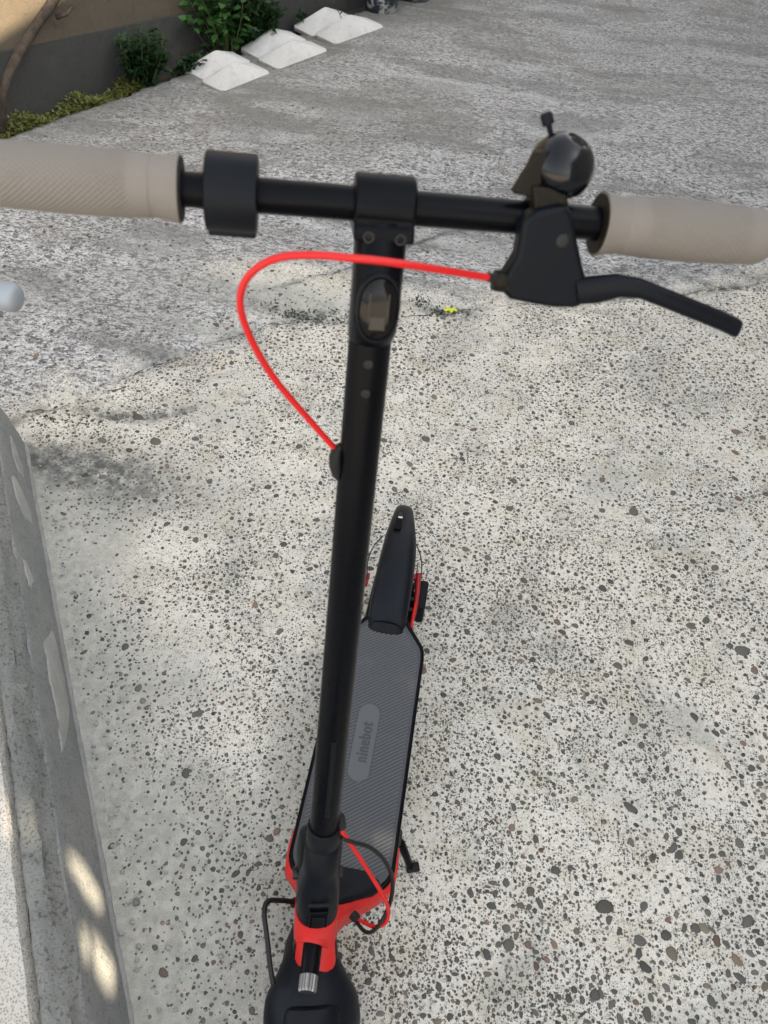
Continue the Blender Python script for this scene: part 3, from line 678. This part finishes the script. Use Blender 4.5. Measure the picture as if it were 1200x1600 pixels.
# ================================================================ THE SCOOTER
sr = empty('kick_scooter', (.02, .3, 0), 'black and red electric kick scooter with beige grips standing on its kickstand in the yard', 'scooter')
DX = .0225
def wheel(c, ax, R_, wt, front):
    c = Vector(c); ax = Vector(ax).normalized()
    root_ = MB(); prof = [(-wt*.5, R_*.66), (-wt*.56, R_*.80), (-wt*.46, R_*.93), (-wt*.22, R_*.99), (0, R_), (wt*.22, R_*.99), (wt*.46, R_*.93), (wt*.56, R_*.80), (wt*.5, R_*.66)]
    root_.lathe(prof, c, ax, 64, False)
    wh = root_.build('tyre', M_tread, sr)
    h = MB(); h.lathe([(-wt*.52, .01), (-wt*.52, R_*.5), (-wt*.42, R_*.62), (-wt*.48, R_*.69), (wt*.48, R_*.69), (wt*.42, R_*.62), (wt*.52, R_*.5), (wt*.52, .01)], c, ax, 48); h.build('hub', M_plastic, wh)
    a_ = MB(); a_.lathe([(-wt*.9, .007), (wt*.9, .007)], c, ax, 16); a_.build('axle', M_steel, wh)
    t = MB(); u_ = ax.orthogonal().normalized(); v_ = ax.cross(u_)
    for k in range(56):
        a = 2*math.pi*k/56; rd = u_*math.cos(a)+v_*math.sin(a); tg = ax.cross(rd)
        for s_ in (-1, 1):
            p = c+rd*(R_*.985)+ax*(s_*wt*.2); t.prism([(-.0025, -wt*.13), (.0035, -wt*.13), (.001, wt*.13), (-.005, wt*.13)], p, tg, ax*s_, rd*.003)
    t.build('tread', M_tread, wh, kind='stuff')
FC = S((0, -.045, -.3165)); RC = np.array([DX, .735, .118])
wheel(FC, SH, .105, .05, True); wheel(RC, (1, 0, 0), .118, .05, False)

def arch(name, c, ax, fw, secs, mt, th=.004, up=None):
    """shell swept round a wheel: secs = (angle in degrees from straight up towards the front, radius, half width, drop of the sides)"""
    c = Vector(c); ax = Vector(ax).normalized(); fw = Vector(fw).normalized(); upv = Vector((0, 0, 1)); out = []; n = 13
    for a, r, hw, dr, flat in secs:
        rd = upv*math.cos(R(a))+fw*math.sin(R(a)); ring = []
        for k in range(n):
            q = -1+2*k/(n-1); wq = math.copysign(min(1, abs(q)/flat if abs(q) < flat else 1), q)
            xx = hw*(q if flat >= 1 else math.sin(q*math.pi/2)); dd = dr*(abs(q)**flat if flat > 1 else (1-math.cos(q*math.pi/2)))
            ring.append(c+ax*xx+rd*(r-dd))
        for k in reversed(range(n)):
            q = -1+2*k/(n-1); xx = (hw-th*.7)*math.sin(q*math.pi/2) if flat < 1 else (hw-th*.7)*q; dd = dr*(abs(q)**flat if flat > 1 else (1-math.cos(q*math.pi/2)))
            ring.append(c+ax*xx+rd*(r-dd-th))
        out.append(ring)
    mb = MB(); mb.rings(out); return mb.build(name, mt, sr, angle=40)
FW = Vector(-SD); FW.z = 0; FW.normalize()
ff = arch('front_fender', FC, SH, FW, [(-84, .112, .030, .020, .9), (-64, .115, .036, .03, .9), (-42, .118, .044, .04, .9), (-20, .121, .048, .045, .9), (-4, .123, .060, .05, .9), (8, .124, .070, .055, .9), (18, .125, .0745, .058, .9),
     (34, .127, .077, .06, .9), (50, .128, .078, .065, .9), (66, .127, .072, .06, .9), (80, .124, .060, .045, .9), (90, .121, .045, .03, .9)], M_fender)
arch('fender_nose', FC, SH, FW, [(19, .1255, .030, .008, .9), (21, .1315, .038, .014, .9), (25, .1335, .043, .018, .9), (40, .1355, .045, .02, .9), (62, .1365, .044, .02, .9), (82, .135, .038, .016, .9), (92, .131, .030, .010, .9)], M_plastic, .010)
# fork legs beside the wheel
for s_ in (-1, 1):
    f = MB(STEER); f.loft([(-.326, s_*.034, -.045, .006, .018, 3), (-.28, s_*.034, -.045, .006, .018, 3), (-.2, s_*.030, -.03, .006, .016, 3), (-.165, s_*.022, -.01, .01, .02, 3)], 20)
    f.build('fork_leg', M_black, sr)

# neck: red shroud from the folding joint down over the fender
nk = MB(STEER)
nk.loft([(-.130, 0, .000, .0345, .038, 2.6), (-.165, .000, -.003, .0350, .040, 2.6), (-.185, .0, -.010, .0350, .046, 2.6), (-.205, 0, -.024, .0345, .054, 2.6), (-.226, 0, -.038, .0340, .060, 2.6), (-.250, 0, -.046, .032, .060, 2.5)], 40)
neck = nk.build('neck', M_red, sr)
# knurled lock pin on the neck
p0 = Vector(S(on_s(489, 1474, -.040))); p1 = Vector(S(on_s(481, 1540, -.098))); ax = (p1-p0).normalized()
pin = MB().lathe([(0, .0152), (.044, .0148), (.046, .0132)], p0, ax, 28).build('lock_pin', M_black, neck)
kn = MB(); n = 36; prof = [(.044, .0125), (.046, .0145), (.066, .0142), (.069, .0125)]; u = ax.orthogonal().normalized(); v = ax.cross(u)
kn.rings([[p0+ax*d+(u*math.cos(2*math.pi*k/n)+v*math.sin(2*math.pi*k/n))*(r-(.0012 if k % 2 else 0)) for k in range(n)] for d, r in prof])
kn.build('knurled_cap', M_steel, neck, angle=10)

# folding joint
fj = MB(STEER)
fj.loft([(.085, 0, 0, .0235, .0235, 2), (.082, 0, 0, .0245, .0245, 2), (.050, 0, 0, .0250, .0250, 2), (.046, 0, 0, .0236, .0236, 2), (.042, 0, 0, .0236, .0236, 2), (.038, 0, 0, .0262, .0262, 2.1),
         (-.020, 0, .001, .0268, .0272, 2.1), (-.042, 0, .002, .0285, .0310, 2.2), (-.062, 0, .003, .0325, .0380, 2.3), (-.09, 0, .003, .0338, .0400, 2.4), (-.160, 0, .001, .0335, .0400, 2.4), (-.176, 0, .000, .0320, .038, 2.4)], 44)
joint_o = fj.build('folding_joint', M_plastic, sr)
lt = MB(STEER); lt.box(-.0145, .0145, -.0425, -.034, -.122, -.078); latch = lt.build('latch', M_black, joint_o, bevel=.002)
lt = MB(STEER); lt.box(-.010, .010, -.0440, -.0425, -.116, -.090); lt.build('button', M_plastic, latch, bevel=.0012)
for z_ in (-.064,): MB(STEER).box(-.0165, .0165, -.0395, -.036, z_-.0015, z_+.0015).build('seam', M_rubber, joint_o)
# hinge shell behind the joint
hs_ = MB(STEER); hs_.loft([(-.14, .0, .045, .032, .03, 3), (-.10, 0, .045, .036, .032, 3), (-.03, 0, .040, .036, .028, 2.6), (.02, 0, .030, .033, .018, 2.5), (.035, 0, .026, .026, .010, 2.4)], 32); hs_.build('hinge_cover', M_plastic, joint_o)
MB(STEER).lathe([(-.040, .004), (-.040, .0085), (-.037, .0095), (.037, .0095), (.040, .0085), (.040, .004)], (0, .03, -.09), (1, 0, 0), 24).build('pivot_bolt', M_dsteel, joint_o)

# stem and handlebar
st = MB(STEER); st.loft([(.0, 0, 0, .0215, .0215, 2), (.2, 0, 0, .0210, .021, 2), (.5, 0, 0, .0202, .0202, 2), (.84, 0, 0, .0197, .0197, 2), (.93, 0, 0, .0197, .0197, 2)], 40)
stem = st.build('stem', M_black, sr)
MB(STEER).prism([(-.003, .13), (.003, .13), (.003, .29), (-.003, .29)], (0, -.0222, 0), (1, 0, 0), (0, 0, 1), (0, .003, 0)).build('front_groove_trim', M_plastic, stem, bevel=.0008)
for z_ in (.777, .806):
    MB(STEER).lathe([(0, .0042), (.0012, .0042), (.0012, .0028), (.0002, .0024)], (-.002, -.0196, z_), (0, -1, 0), 20).build('screw', M_dsteel, stem)
hd = MB(STEER)
hd.loft([(.822, 0, .0, .0196, .0196, 2.0), (.826, 0, -.001, .0208, .0215, 2.2), (.838, 0, -.007, .0213, .0285, 2.6), (.850, 0, -.008, .0214, .0300, 2.8), (.90, 0, -.007, .0216, .0290, 2.8), (.912, 0, -.004, .0220, .0262, 2.6), (.93, 0, -.001, .0222, .0235, 2.4)], 40)
head = hd.build('stem_head', M_black, stem)
def oval(mb, cz, rx, rz, y0, prof, n=40):
    mb.rings([[(rx*k*math.cos(2*math.pi*i/n), y0-d, cz+math.copysign(abs(math.sin(2*math.pi*i/n))**.8, math.sin(2*math.pi*i/n))*rz*k) for i in range(n)] for d, k in prof])
hl = MB(STEER); oval(hl, .8635, .0185, .0305, -.0345, [(0, 1.0), (.0035, 1.0), (.0045, .95), (.0045, .90), (.002, .86)]); lamp = hl.build('headlight', M_plastic, sr)
hl = MB(STEER); oval(hl, .8635, .0158, .0262, -.036, [(0, 1.0), (.003, .98), (.0052, .8), (.0060, .5), (.0062, .1)]); hl.build('lens', M_lens, lamp)
hl = MB(STEER); hl.box(-.007, .007, -.0425, -.0405, .846, .858); hl.build('emitter', M_inner, lamp, bevel=.001)
for s_ in (-1, 1):
    q = MB(STEER); q.box(s_*.008-.0008, s_*.008+.0008, -.0422, -.040, .852, .878); q.build('reflector_rib', M_inner, lamp, bevel=.0005)

hb = MB(STEER); hb.lathe([(-.36, .0135), (-.15, .0135), (-.145, .0138), (.30, .0138), (.34, .0135)], (0, 0, .938), (1, 0, 0), 36); bar = hb.build('handlebar', M_black, sr)
cp = MB(STEER)                                                   # clamp that holds the bar on the stem
prof = []
for a in np.linspace(R(200), R(-20), 22): prof.append((.0232*math.cos(a)*1.0, .938+.0245*math.sin(a)))
prof += [(.0232, .925), (.0222, .915), (-.0285, .915), (-.0275, .925)]
cp.prism(prof, (-.0245, 0, 0), (0, 1, 0), (0, 0, 1), (.050, 0, 0)); clamp = cp.build('bar_clamp', M_black, stem, bevel=.0028, seg=3)
for x_, in ((-.0125,), (.0135,)):
    MB(STEER).lathe([(0, .0048), (.002, .0048), (.002, .003), (.0, .0026)], (x_, -.0285, .9195), (0, -1, 0), 20).build('screw', M_dsteel, clamp)
cl = MB(STEER); cl.lathe([(-.0205, .0285), (-.0195, .0302), (.0195, .0302), (.0205, .0285)], (-.1225, 0, .9385), (1, 0, 0), 56)
col_ = cl.build('thumb_throttle_ring', M_plastic, bar)
MB(STEER).box(-.142, -.103, -.004, .010, .904, .914).build('ring_clamp_lug', M_plastic, col_, bevel=.002)

def grip(x0, x1, label=None):
    s_ = 1 if x1 > x0 else -1; L = abs(x1-x0); rows = []; nr = int(L/.0008); nk_ = 216; K = 36
    for i in range(nr+1):
        q = i/nr*L
        r = .0232+.0016*math.sin(min(1, q/.14)*math.pi*.9)
        if q < .022: r = .0232+(.0034*(1-q/.022)**1.6)
        r = max(r, .0228)
        if q > L-.022: r = r*math.sqrt(max(0.0006, 1-((q-(L-.022))/.022)**2))
        amp = .0007*min(1, max(0, (q-.034)/.006))*min(1, max(0, (L-.03-q)/.008)); row = []
        for k in range(nk_):
            a = 2*math.pi*k/nk_; m_ = q*2*math.pi/.0048
            g = abs(math.sin((K*a+m_)/2))*abs(math.sin((K*a-m_)/2)); row.append((x0+s_*q, math.cos(a)*(r+amp*(g*2.2-1)), .938+math.sin(a)*(r+amp*(g*2.2-1))))
        rows.append(row)
    mb = MB(STEER); mb.rings(rows if s_ > 0 else [list(r_) for r_ in rows]); g = mb.build('grip', M_grip, bar, angle=180, label=label)
    MB(STEER).lathe([(0, .0145), (0, .0245), (-.0014, .0245), (-.0014, .0145)] , (x0, 0, .938), (s_, 0, 0), 40, False).build('grip_collar', M_brown if s_ > 0 else M_rubber, g)
grip(-.163, -.350); grip(.187, .352)

# brake lever assembly
def plate(pts, y, th, e=.0): 
    P = [on_s(u, v, y) for u, v in pts]; return [(p[0], p[2]) for p in P]
body = plate([(812, 352), (818, 338), (840, 326), (880, 318), (892, 330), (900, 372), (908, 410), (916, 440), (918, 466), (900, 479), (862, 478), (830, 473), (796, 466), (784, 455), (785, 432), (800, 408), (806, 398), (809, 375)], -.024, 0)
bl = MB(STEER); bl.prism(body, (0, -.030, 0), (1, 0, 0), (0, 0, 1), (0, .022, 0)); brk = bl.build('brake_bracket', M_plastic, bar, bevel=.005, seg=4)
MB(STEER).lathe([(-.0165, .0170), (-.0150, .0185), (.0150, .0185), (.0165, .0170)], (.138, 0, .938), (1, 0, 0), 36).build('bar_clamp', M_plastic, brk)
bp_ = on_s(880, 377, -.031); MB(STEER).lathe([(-.001, .0058), (.0008, .0058), (.0014, .005), (.0014, .0025)], (bp_[0], -.030, bp_[2]), (0, -1, 0), 24).build('screw', M_dsteel, brk)
c0 = on_s(786, 440, -.024); MB(STEER).lathe([(-.004, .0085), (.0, .0092), (.006, .0092), (.010, .008)], (c0[0]-.004, -.022, c0[2]), (1, 0, -.1), 22).build('cable_adjuster', M_brown, brk)
lv = [(898, 455, 20, -.026), (930, 452, 21, -.030), (965, 446, 18, -.034), (1000, 450, 15.5, -.038), (1040, 466, 15, -.040), (1085, 484, 15, -.041), (1125, 500, 15, -.041), (1152, 513, 15, -.041)]
rs = []
for i, (u, v, hw, y) in enumerate(lv):
    a, b = lv[max(i-1, 0)], lv[min(i+1, len(lv)-1)]; dx, dy = b[0]-a[0], b[1]-a[1]; L = math.hypot(dx, dy); nx_, ny_ = -dy/L, dx/L
    t_ = on_s(u+nx_*hw, v+ny_*hw, y); o_ = on_s(u-nx_*hw, v-ny_*hw, y); c_ = (t_+o_)/2; h_ = (t_-o_)/2; ring = []
    for k in range(16):
        a_ = 2*math.pi*k/16; ca, sa = math.cos(a_), math.sin(a_)
        ring.append(tuple(c_+h_*math.copysign(abs(ca)**.75, ca)+np.array([0, .0075*math.copysign(abs(sa)**.75, sa), 0])))
    rs.append(ring)
MB(STEER).rings(rs).build('brake_lever', M_plastic, brk, angle=50, bevel=.0015)

f0 = Vector(S(on_s(784, 437, -.024))); f1 = Vector(S(on_s(762, 433, -.030)))
MB().tube([f0, f1], [.0044, .0040], 16).build('ferrule', M_dsteel, sr)
# bell
bc = Vector(on_s(880, 256, -.002)); bax = Vector((.30, -.30, .90)).normalized()
prof = [(-.013, .0245), (-.011, .0263), (-.004, .0270), (.003, .0262), (.010, .0234), (.016, .0190), (.020, .0135), (.0212, .0108), (.0212, .0098), (.0196, .0090), (.0196, .001)]
bd = MB(STEER).lathe(prof, bc, bax, 48).build('bell', M_bell, bar)
MB(STEER).lathe([(.0185, .0060), (.0210, .0060), (.0220, .0045), (.0210, .0025), (.0195, .0022)], bc, bax, 24).build('dome_screw', M_brown, bd)
MB(STEER).lathe([(-.018, .018), (-.016, .0225), (-.012, .0230)], bc, bax, 40).build('base', M_brown, bd)
s0 = on_s(818, 300, -.012); s1 = on_s(848, 236, -.006)
th_ = plate([(798, 300), (822, 262), (836, 236), (856, 232), (850, 262), (840, 300), (826, 306)], -.012, 0)
MB(STEER).prism(th_, (0, -.018, 0), (1, 0, 0), (0, 0, 1), (0, .012, 0)).build('thumb_lever', M_brown, bd, bevel=.002)
br_ = plate([(828, 288), (884, 292), (886, 328), (872, 334), (848, 330), (838, 358), (830, 352), (832, 318)], -.016, 0)
MB(STEER).prism(br_, (0, -.022, 0), (1, 0, 0), (0, 0, 1), (0, .030, 0)).build('bracket', M_brown, bd, bevel=.003)
k0_ = Vector(on_s(864, 222, .012)); k1_ = Vector(on_s(855, 186, .014))
MB(STEER).tube([k0_, k1_], .0024, 10).build('striker_arm', M_plastic, bd)
MB(STEER).lathe([(-.005, .003), (-.004, .0050), (.003, .0052), (.005, .004)], k1_, (k1_-k0_), 16).build('striker_knob', M_plastic, bd)

# cables at the top
def spts(l): return [on_s(*q) for q in l]
MB(STEER).tube(spts([(786, 437, -.024), (740, 430, -.036), (690, 422, -.052), (640, 414, -.064), (590, 407, -.068), (545, 403, -.068), (500, 399, -.064), (450, 400, -.058), (412, 412, -.052), (385, 436, -.046), (375, 468, -.042), (382, 505, -.036), (404, 553, -.028),
     (436, 601, -.018), (478, 650, -.008), (508, 684, -.002), (530, 708, .002)]), .0031, 12, True, 5).build('brake_cable', M_redc, sr, angle=180)
gm = MB(STEER); gm.loft([(.672, -.0185, 0, .0035, .006, 2), (.677, -.0215, 0, .0052, .009, 2), (.688, -.0235, -.001, .0062, .0102, 2), (.698, -.0240, -.001, .0062, .0100, 2), (.706, -.0225, 0, .005, .008, 2), (.711, -.019, 0, .0035, .005, 2)], 20)
gm.build('grommet', M_rubber, stem)
gm = MB(STEER); gm.loft([(.052, .0195, 0, .003, .006, 2), (.060, .0235, 0, .0055, .009, 2), (.085, .0255, -.001, .0062, .0105, 2), (.100, .0235, 0, .005, .008, 2), (.106, .019, 0, .003, .005, 2)], 20)
gm.build('grommet', M_rubber, stem)
def zpts(l): return [on_z(u, v, z) for u, v, z in l]
MB().tube(zpts([(534, 1298, .482), (546, 1316, .45), (566, 1346, .40), (586, 1378, .345), (601, 1404, .30), (607, 1424, .26), (602, 1442, .235), (586, 1448, .222), (570, 1442, .212), (555, 1433, .205)]), .0034, 12, True, 6).build('lower_brake_cable', M_redc, sr, angle=180)
MB().tube(zpts([(534, 1310, .47), (552, 1316, .45), (578, 1324, .42), (599, 1342, .38), (612, 1368, .335), (613, 1395, .30), (606, 1420, .262), (592, 1446, .235), (578, 1457, .22), (566, 1452, .212), (554, 1436, .20)]), .0033, 12, True, 6).build('power_cable', M_blackc, sr, angle=180)
MB().tube(zpts([(462, 1411, .20), (450, 1408, .22), (436, 1407, .235), (422, 1407, .245), (415, 1413, .25), (413, 1430, .25), (416, 1455, .245), (419, 1480, .24), (422, 1508, .235), (427, 1538, .225)]), .0042, 12, True, 6).build('motor_cable', M_blackc, sr, angle=180)
for (u, v, z_, mt) in ((556, 1434, .205, M_rubber), (459, 1411, .2, M_rubber)):
    p = on_z(u, v, z_); s_ = 1 if u > 500 else -1
    MB().lathe([(-.008, .008), (.0, .008), (.006, .0055)], p, (s_*.8, -.55, .1), 18).build('cable_bush', mt, sr)

# deck
HW = .0965
def outline(hw, y0, y1, fr=.05, rr=.03, n=8, rear=.044, taper=.003):
    P = []
    for k in range(n+1):                                         # front left corner
        a = math.pi+math.pi/2*k/n; P.append((DX-hw+fr+fr*math.cos(a), y0+fr+fr*math.sin(a)))
    for k in range(n+1):
        a = 1.5*math.pi+math.pi/2*k/n; P.append((DX+hw-fr+fr*math.cos(a), y0+fr+fr*math.sin(a)))
    hb_ = hw-taper; yc = y1-.075
    P += [(DX+hb_, yc-.02), (DX+hb_-.002, yc), (DX+hb_-.006, yc+.012), (DX+rear, y1), (DX-rear, y1), (DX-hb_+.006, yc+.012), (DX-hb_+.002, yc), (DX-hb_, yc-.02)]
    return P
def shape(name, P, z0, z1, mt, parent, bevel=0, seg=2, label=None):
    mb = MB(); mb.prism(P, (0, 0, z0), (1, 0, 0), (0, 1, 0), (0, 0, z1-z0)); return mb.build(name, mt, parent, bevel=bevel, seg=seg, label=label)
deck = shape('deck', outline(HW, .022, .60), .088, .177, M_black, sr, .006, 3)
# mat with a hollow at its rear end and ridges
mo = outline(HW-.0075, .030, .592, .045, rear=.034)
rear_i = [i for i, p in enumerate(mo) if p[1] > .590]
hollow = [(DX+.034*math.cos(a), .592-.026*math.sin(a)) for a in np.linspace(0, math.pi, 11)]
mo2 = mo[:rear_i[0]]+hollow+mo[rear_i[-1]+1:]
matp = shape('deck_mat', mo2, .1772, .1792, M_mat, deck, .0008, 1)
def clip(poly, p, d):                                           # crossings of line p+t*d with a polygon
    ts = []
    for (ax_, ay), (bx, by) in zip(poly, poly[1:]+poly[:1]):
        ex, ey = bx-ax_, by-ay; den = d[0]*ey-d[1]*ex
        if abs(den) < 1e-9: continue
        t = ((ax_-p[0])*ey-(ay-p[1])*ex)/den; s_ = ((ax_-p[0])*d[1]-(ay-p[1])*d[0])/den
        if 0 <= s_ < 1: ts.append(t)
    return sorted(ts)
inner = [(DX+(x-DX)*.935, .318+(y-.318)*.955) for x, y in mo2]
PC = (DX-.0005, .296); PW, PL = .0215, .082
pill = [(PC[0]+PW*math.cos(a), PC[1]+(PL-PW)*(1 if math.sin(a) >= 0 else -1)+PW*math.sin(a)) for a in np.linspace(0, 2*math.pi, 29)[:-1]]
rg = MB(); d_ = np.array([.112, .084]); d_ /= np.linalg.norm(d_); nn_ = np.array([-d_[1], d_[0]])
for k in range(-90, 110):
    p = np.array([DX, .318])+nn_*k*.0062; ts = clip(inner, p, d_); tp_ = clip(pill, p, d_)
    if len(ts) < 2: continue
    segs = [(ts[i], ts[i+1]) for i in range(0, len(ts)-1, 2)]
    if len(tp_) == 2:
        out = []
        for a, b in segs:
            if tp_[0] > a and tp_[1] < b: out += [(a, tp_[0]-.002), (tp_[1]+.002, b)]
            else: out.append((a, b))
        segs = out
    for a, b in segs:
        if b-a < .004: continue
        A = p+d_*a; B = p+d_*b; wv = nn_*.0019; wt_ = nn_*.0011
        rg.add([(*(A-wv), .1790), (*(B-wv), .1790), (*(B+wv), .1790), (*(A+wv), .1790), (*(A-wt_+d_*.001), .1804), (*(B-wt_-d_*.001), .1804), (*(B+wt_-d_*.001), .1804), (*(A+wt_+d_*.001), .1804)],
               [(0, 1, 5, 4), (1, 2, 6, 5), (2, 3, 7, 6), (3, 0, 4, 7), (4, 5, 6, 7)])
rg.build('ridges', M_ridge, matp, angle=20, kind='stuff')
shape('badge', pill, .1790, .1799, M_ridge, matp, .0004, 1)
def lettering():
    cu = bpy.data.curves.new('lettering', 'FONT'); cu.body = 'ninebot'; cu.size = 1; cu.extrude = .02; cu.align_x = 'CENTER'; cu.align_y = 'CENTER'; cu.space_character = 1.12; cu.offset = .012
    t = bpy.data.objects.new('t', cu); col.objects.link(t); dg = bpy.context.evaluated_depsgraph_get(); me = bpy.data.meshes.new_from_object(t.evaluated_get(dg)); bpy.data.objects.remove(t)
    xs = [v.co.x for v in me.vertices]; ys = [v.co.y for v in me.vertices]; cx, cy = (min(xs)+max(xs))/2, (min(ys)+max(ys))/2; sx = .084/(max(xs)-min(xs)); sy = .024/(max(ys)-min(ys))
    o = bpy.data.objects.new('lettering', me); col.objects.link(o); o.parent = matp
    for v in me.vertices:
        a, b = (v.co.x-cx)*sx, (v.co.y-cy)*sy
        v.co = Vector((PC[0]-b, PC[1]+a, .1799+(v.co.z+.02)/.04*.0011))-sr.location
    me.materials.append(M_letter); return o
M_letter = paint('dark mat lettering', (.050, .054, .060), .5, .2, (.1, .1, .1), .1)
lettering()
# red side arms and nose that join deck and neck
def ysec(rows, name, mt, parent=None, n=32):
    rs = []
    for y, cx, cz, hx, hz, e in rows:
        rs.append([(cx+hx*math.copysign(abs(math.cos(a))**(2/e), math.cos(a)), y, cz+hz*math.copysign(abs(math.sin(a))**(2/e), math.sin(a))) for a in np.linspace(0, 2*math.pi, n, endpoint=False)])
    return MB().rings(rs).build(name, mt, parent or sr, angle=50)
redf = ysec([(.115, DX, .128, HW+.0035, .040, 7), (.085, DX, .130, HW+.006, .042, 6), (.060, DX, .132, HW+.005, .043, 4.8), (.040, DX*.95, .135, HW+.001, .045, 3.8), (.020, DX*.95, .141, HW-.020, .047, 3.2), (.000, DX*.8, .150, .057, .050, 3),
      (-.020, .011, .165, .041, .056, 2.8), (-.040, .006, .185, .034, .062, 2.6), (-.060, .003, .205, .031, .060, 2.5), (-.085, .004, .215, .029, .045, 2.5)], 'red_frame', M_red)
# dark front cover between mat and neck
ysec([(.058, DX*.95, .168, HW-.040, .0140, 4), (.048, DX*.95, .169, HW-.022, .0165, 3.6), (.034, DX*.95, .171, HW-.018, .020, 3.4), (.020, DX*.9, .174, HW-.030, .024, 3), (.004, DX*.8, .180, .042, .030, 2.6), (-.010, .010, .188, .030, .034, 2.4)], 'front_cover', M_plastic)
# kickstand
ks = MB().tube([(DX+HW-.012, .150, .105), (DX+HW+.004, .146, .095), (DX+HW+.022, .138, .045), (DX+HW+.030, .132, .018), (DX+HW+.036, .130, .011)], [.009, .0088, .0075, .007, .0065], 14).build('kickstand', M_black, sr)
MB().tube([(DX+HW+.026, .128, .0095), (DX+HW+.050, .136, .0095)], [.0092, .0092], 16).build('foot', M_rubber, ks, bevel=.002)
MB().lathe([(0, .016), (.006, .016), (.009, .012)], (DX+HW-.004, .150, .108), (1, 0, 0), 24).build('hinge', M_dsteel, ks)

# rear fender
rf = []
for y, z_, hw, dr in ((.556, .150, .036, .012), (.566, .186, .040, .020), (.585, .214, .0425, .028), (.615, .238, .0435, .034), (.655, .256, .0435, .038), (.700, .264, .0425, .042), (.745, .264, .0405, .044), (.790, .257, .0370, .044), (.835, .243, .0320, .042), (.875, .225, .0270, .034), (.905, .207, .0235, .026), (.918, .198, .0195, .02)):
    top_ = [(-1, 0), (-.985, .3), (-.94, .52), (-.84, .74), (-.68, .88), (-.4, .97), (0, 1.0), (.4, .97), (.68, .88), (.84, .74), (.94, .52), (.985, .3), (1, 0)]
    ring = [(DX-.001*(y-.6)*60*.0+q*hw-(y-.73)*.045*(y > .73), y, z_-dr*(1-k)) for q, k in top_]; ring += [(DX+q*(hw-.003)-(y-.73)*.045*(y > .73), y, z_-.004-dr*(1-k)*.98) for q, k in reversed(top_)]
    rf.append(ring)
rfen = MB().rings(rf).build('rear_fender', M_fender, sr, angle=60)
fx = DX-.012
MB().lathe([(0, .0055), (.003, .0055), (.004, .004)], (fx, .835, .2425), (0, .35, 1), 20).build('screw', M_white, rfen)
MB().box(fx-.009, fx+.007, .782, .815, .252, .264).build('catch', M_black, rfen, bevel=.002)
MB().box(fx-.005, fx+.004, .815, .850, .2405, .2465).build('catch_plate', M_dsteel, rfen, bevel=.001)
# fender root collar
ysec([(.545, DX, .150, .042, .024, 3), (.556, DX, .158, .044, .030, 2.6), (.566, DX, .165, .043, .032, 2.4), (.580, DX, .162, .040, .028, 2.4)], 'fender_root', M_plastic, rfen)
# rear arms, brake and cable
for s_ in (-1, 1):
    MB().loft([(0, 0, 0, 1, 1, 2)], 4) if False else None
    a_ = MB(); a_.tube([(DX+s_*.040, .56, .12), (DX+s_*.042, .62, .118), (DX+s_*.040, .735, .118)], [.014, .013, .012], 14); a_.build('rear_arm', M_black, sr)
cal = MB(); cal.box(DX+.058, DX+.080, .655, .735, .085, .150); cal = cal.build('brake_caliper', M_plastic, sr, bevel=.006, seg=3)
MB().lathe([(0, .006), (.012, .006)], (DX+.046, .700, .150), (1, 0, 0), 16).build('mount_bolt', M_steel, cal)
MB().lathe([(-.001, .055), (.001, .055)], (DX+.047, .735, .118), (1, 0, 0), 48).build('brake_disc', M_dsteel, cal)
for y_ in (.64, .67, .71): MB().lathe([(0, .005), (.014, .005), (.015, .003)], (DX+.038, y_, .155), (1, 0, .1), 14).build('bracket_bolt', M_dsteel, cal)
MB().tube(zpts([(654, 897, .17), (652, 925, .165), (649, 950, .155), (645, 968, .15)]), [.0068, .0062, .0052, .0045], 14).build('brake_arm', M_dred, cal)
MB().lathe([(-.008, .008), (.008, .008)], on_z(650, 903, .165), (1, 0, 0), 18).build('arm_pivot', M_dred, cal)
MB().tube(zpts([(650, 940, .16), (645, 965, .158), (643, 985, .157), (647, 1000, .160), (652, 1012, .165), (656, 1026, .160), (655, 1042, .14)]), .0036, 12, True, 5).build('rear_brake_cable', M_redc, sr, angle=180)
MB().tube(zpts([(642, 838, .20), (650, 850, .205), (656, 865, .20), (659, 882, .185), (658, 900, .17)]), .0014, 8, True, 4).build('tail_lamp_wire', M_blackc, sr, angle=180)
MB().tube(zpts([(598, 838, .20), (586, 851, .20), (577, 868, .195), (574, 886, .185), (573, 905, .16)]), .0014, 8, True, 4).build('tail_lamp_wire', M_blackc, sr, angle=180)
p = on_z(574, 906, .14); MB().lathe([(-.003, .017), (.004, .017), (.006, .013)], p, (-1, 0, .1), 28).build('side_reflector', M_dred, sr)
